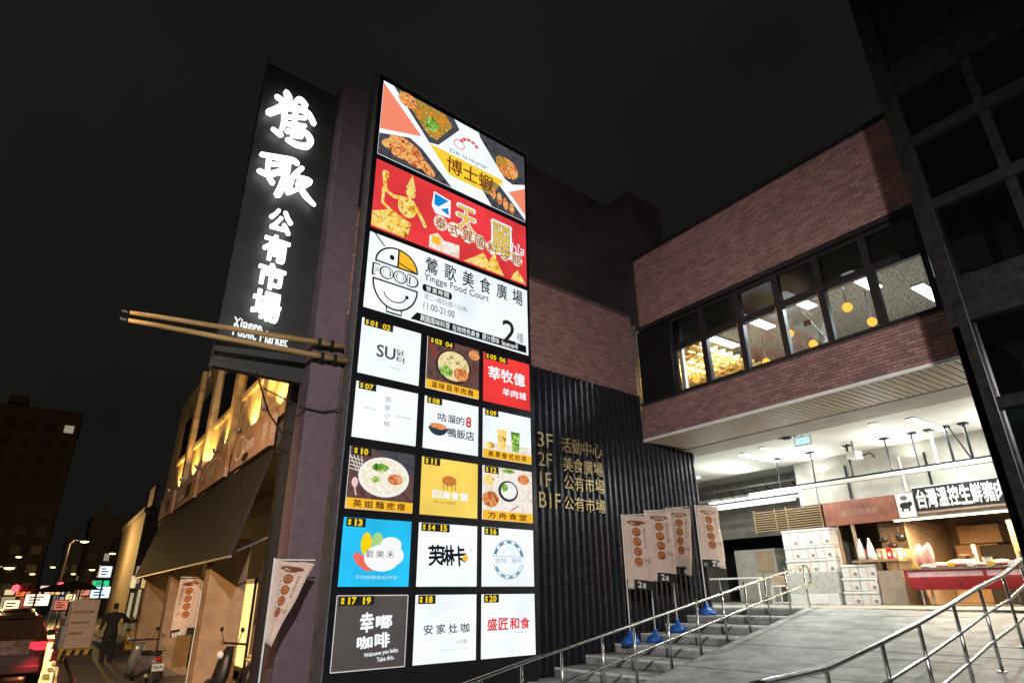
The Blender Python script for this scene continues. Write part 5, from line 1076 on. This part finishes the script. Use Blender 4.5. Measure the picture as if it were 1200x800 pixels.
# far buildings
def tower(px0, px1, ytop, Y, dep, m, lab, lit_n, seed):
    r = random.Random(seed); d0 = ray(px0, 690); d1 = ray(px1, 690); dt = ray((px0+px1)/2, ytop)
    x0, x1 = d0.x*Y/d0.y, d1.x*Y/d1.y; zt = EYE+dt.z*Y/dt.y
    t = thing('apartment_block', lab, 'building', ((x0+x1)/2, Y, 0), 0, 'dim buildings along the far street')
    MB().box(x0, x1, Y, Y+dep, 0, zt).build('wall', m, t); MB().box(x0-.2, x1+.2, Y-.2, Y+dep, zt+.002, zt+.5).build('parapet', m, t); MB().box((x0*2+x1)/3, (x0+x1)/2, Y+2, Y+6, zt+.5, zt+3).build('stair_head', m, t)
    n = max(2, int((x1-x0)/3)); fl = int(zt/3.3); L = []
    for f in range(1, fl):
        for c in range(n): L.append((f, c))
    r.shuffle(L)
    for i, (f, c) in enumerate(L[:110]):
        xa = x0+(x1-x0)*(c+.25)/n; xb = x0+(x1-x0)*(c+.75)/n; z = f*3.3
        wn = MB().box(xa, xb, Y-.06, Y-.005, z, z+1.5).build('window', emi('lit_window', (1, .85, .6), .3) if i < lit_n else mat('dark_pane', (.09, .08, .075), .3), t)
    ns = max(3, int((x1-x0)/2.2)); sw = (x1-x0)/ns
    for j in range(ns):
        c_ = r.choice([(255, 215, 150), (255, 190, 110), (240, 235, 225), (235, 120, 80), (190, 215, 235), (250, 225, 170)])
        sf = MB().box(x0+sw*j+.15, x0+sw*(j+1)-.15, Y-.2, Y-.07, .3, 2.3+.5*r.random()).build('shopfront', emi('shop_%d_%d_%d' % c_, lin(*c_), .45), t)
        MB().box(x0+sw*j+.3, x0+sw*(j+1)-.3-.5*r.random(), Y-.9, Y-.6, 2.9, 3.5+.5*r.random()).build('shop_sign', emi('shopsign_%d_%d_%d' % c_, lin(*c_), .9), sf)
    for f in range(1, fl): MB().box(x0-.1, x1+.1, Y-.35, Y-.065, f*3.3-.5, f*3.3-.15).build('balcony_ledge', m, t)
fb = mat('far_wall_a', (.16, .13, .11), .85, noise=.1, scale=.3); fc = mat('far_wall_b', (.22, .2, .19), .85, noise=.1, scale=.3); fd = mat('far_wall_c', (.32, .27, .23), .85, noise=.1, scale=.3)
tower(-120, 42, 470, 150, 25, fb, 'wide dim apartment block rising at the left edge', 2, 1)
tower(64, 86, 634, 150, 20, fc, 'slim dark block left of the far street lamp', 1, 2)
tower(88, 128, 606, 170, 20, fd, 'grey block behind the far street lamp', 2, 3)
tower(130, 156, 628, 120, 20, fc, 'dark block above the green shop sign', 1, 4)
tower(152, 176, 600, 70, 22, fb, 'pale block just beyond the shop row', 1, 5)
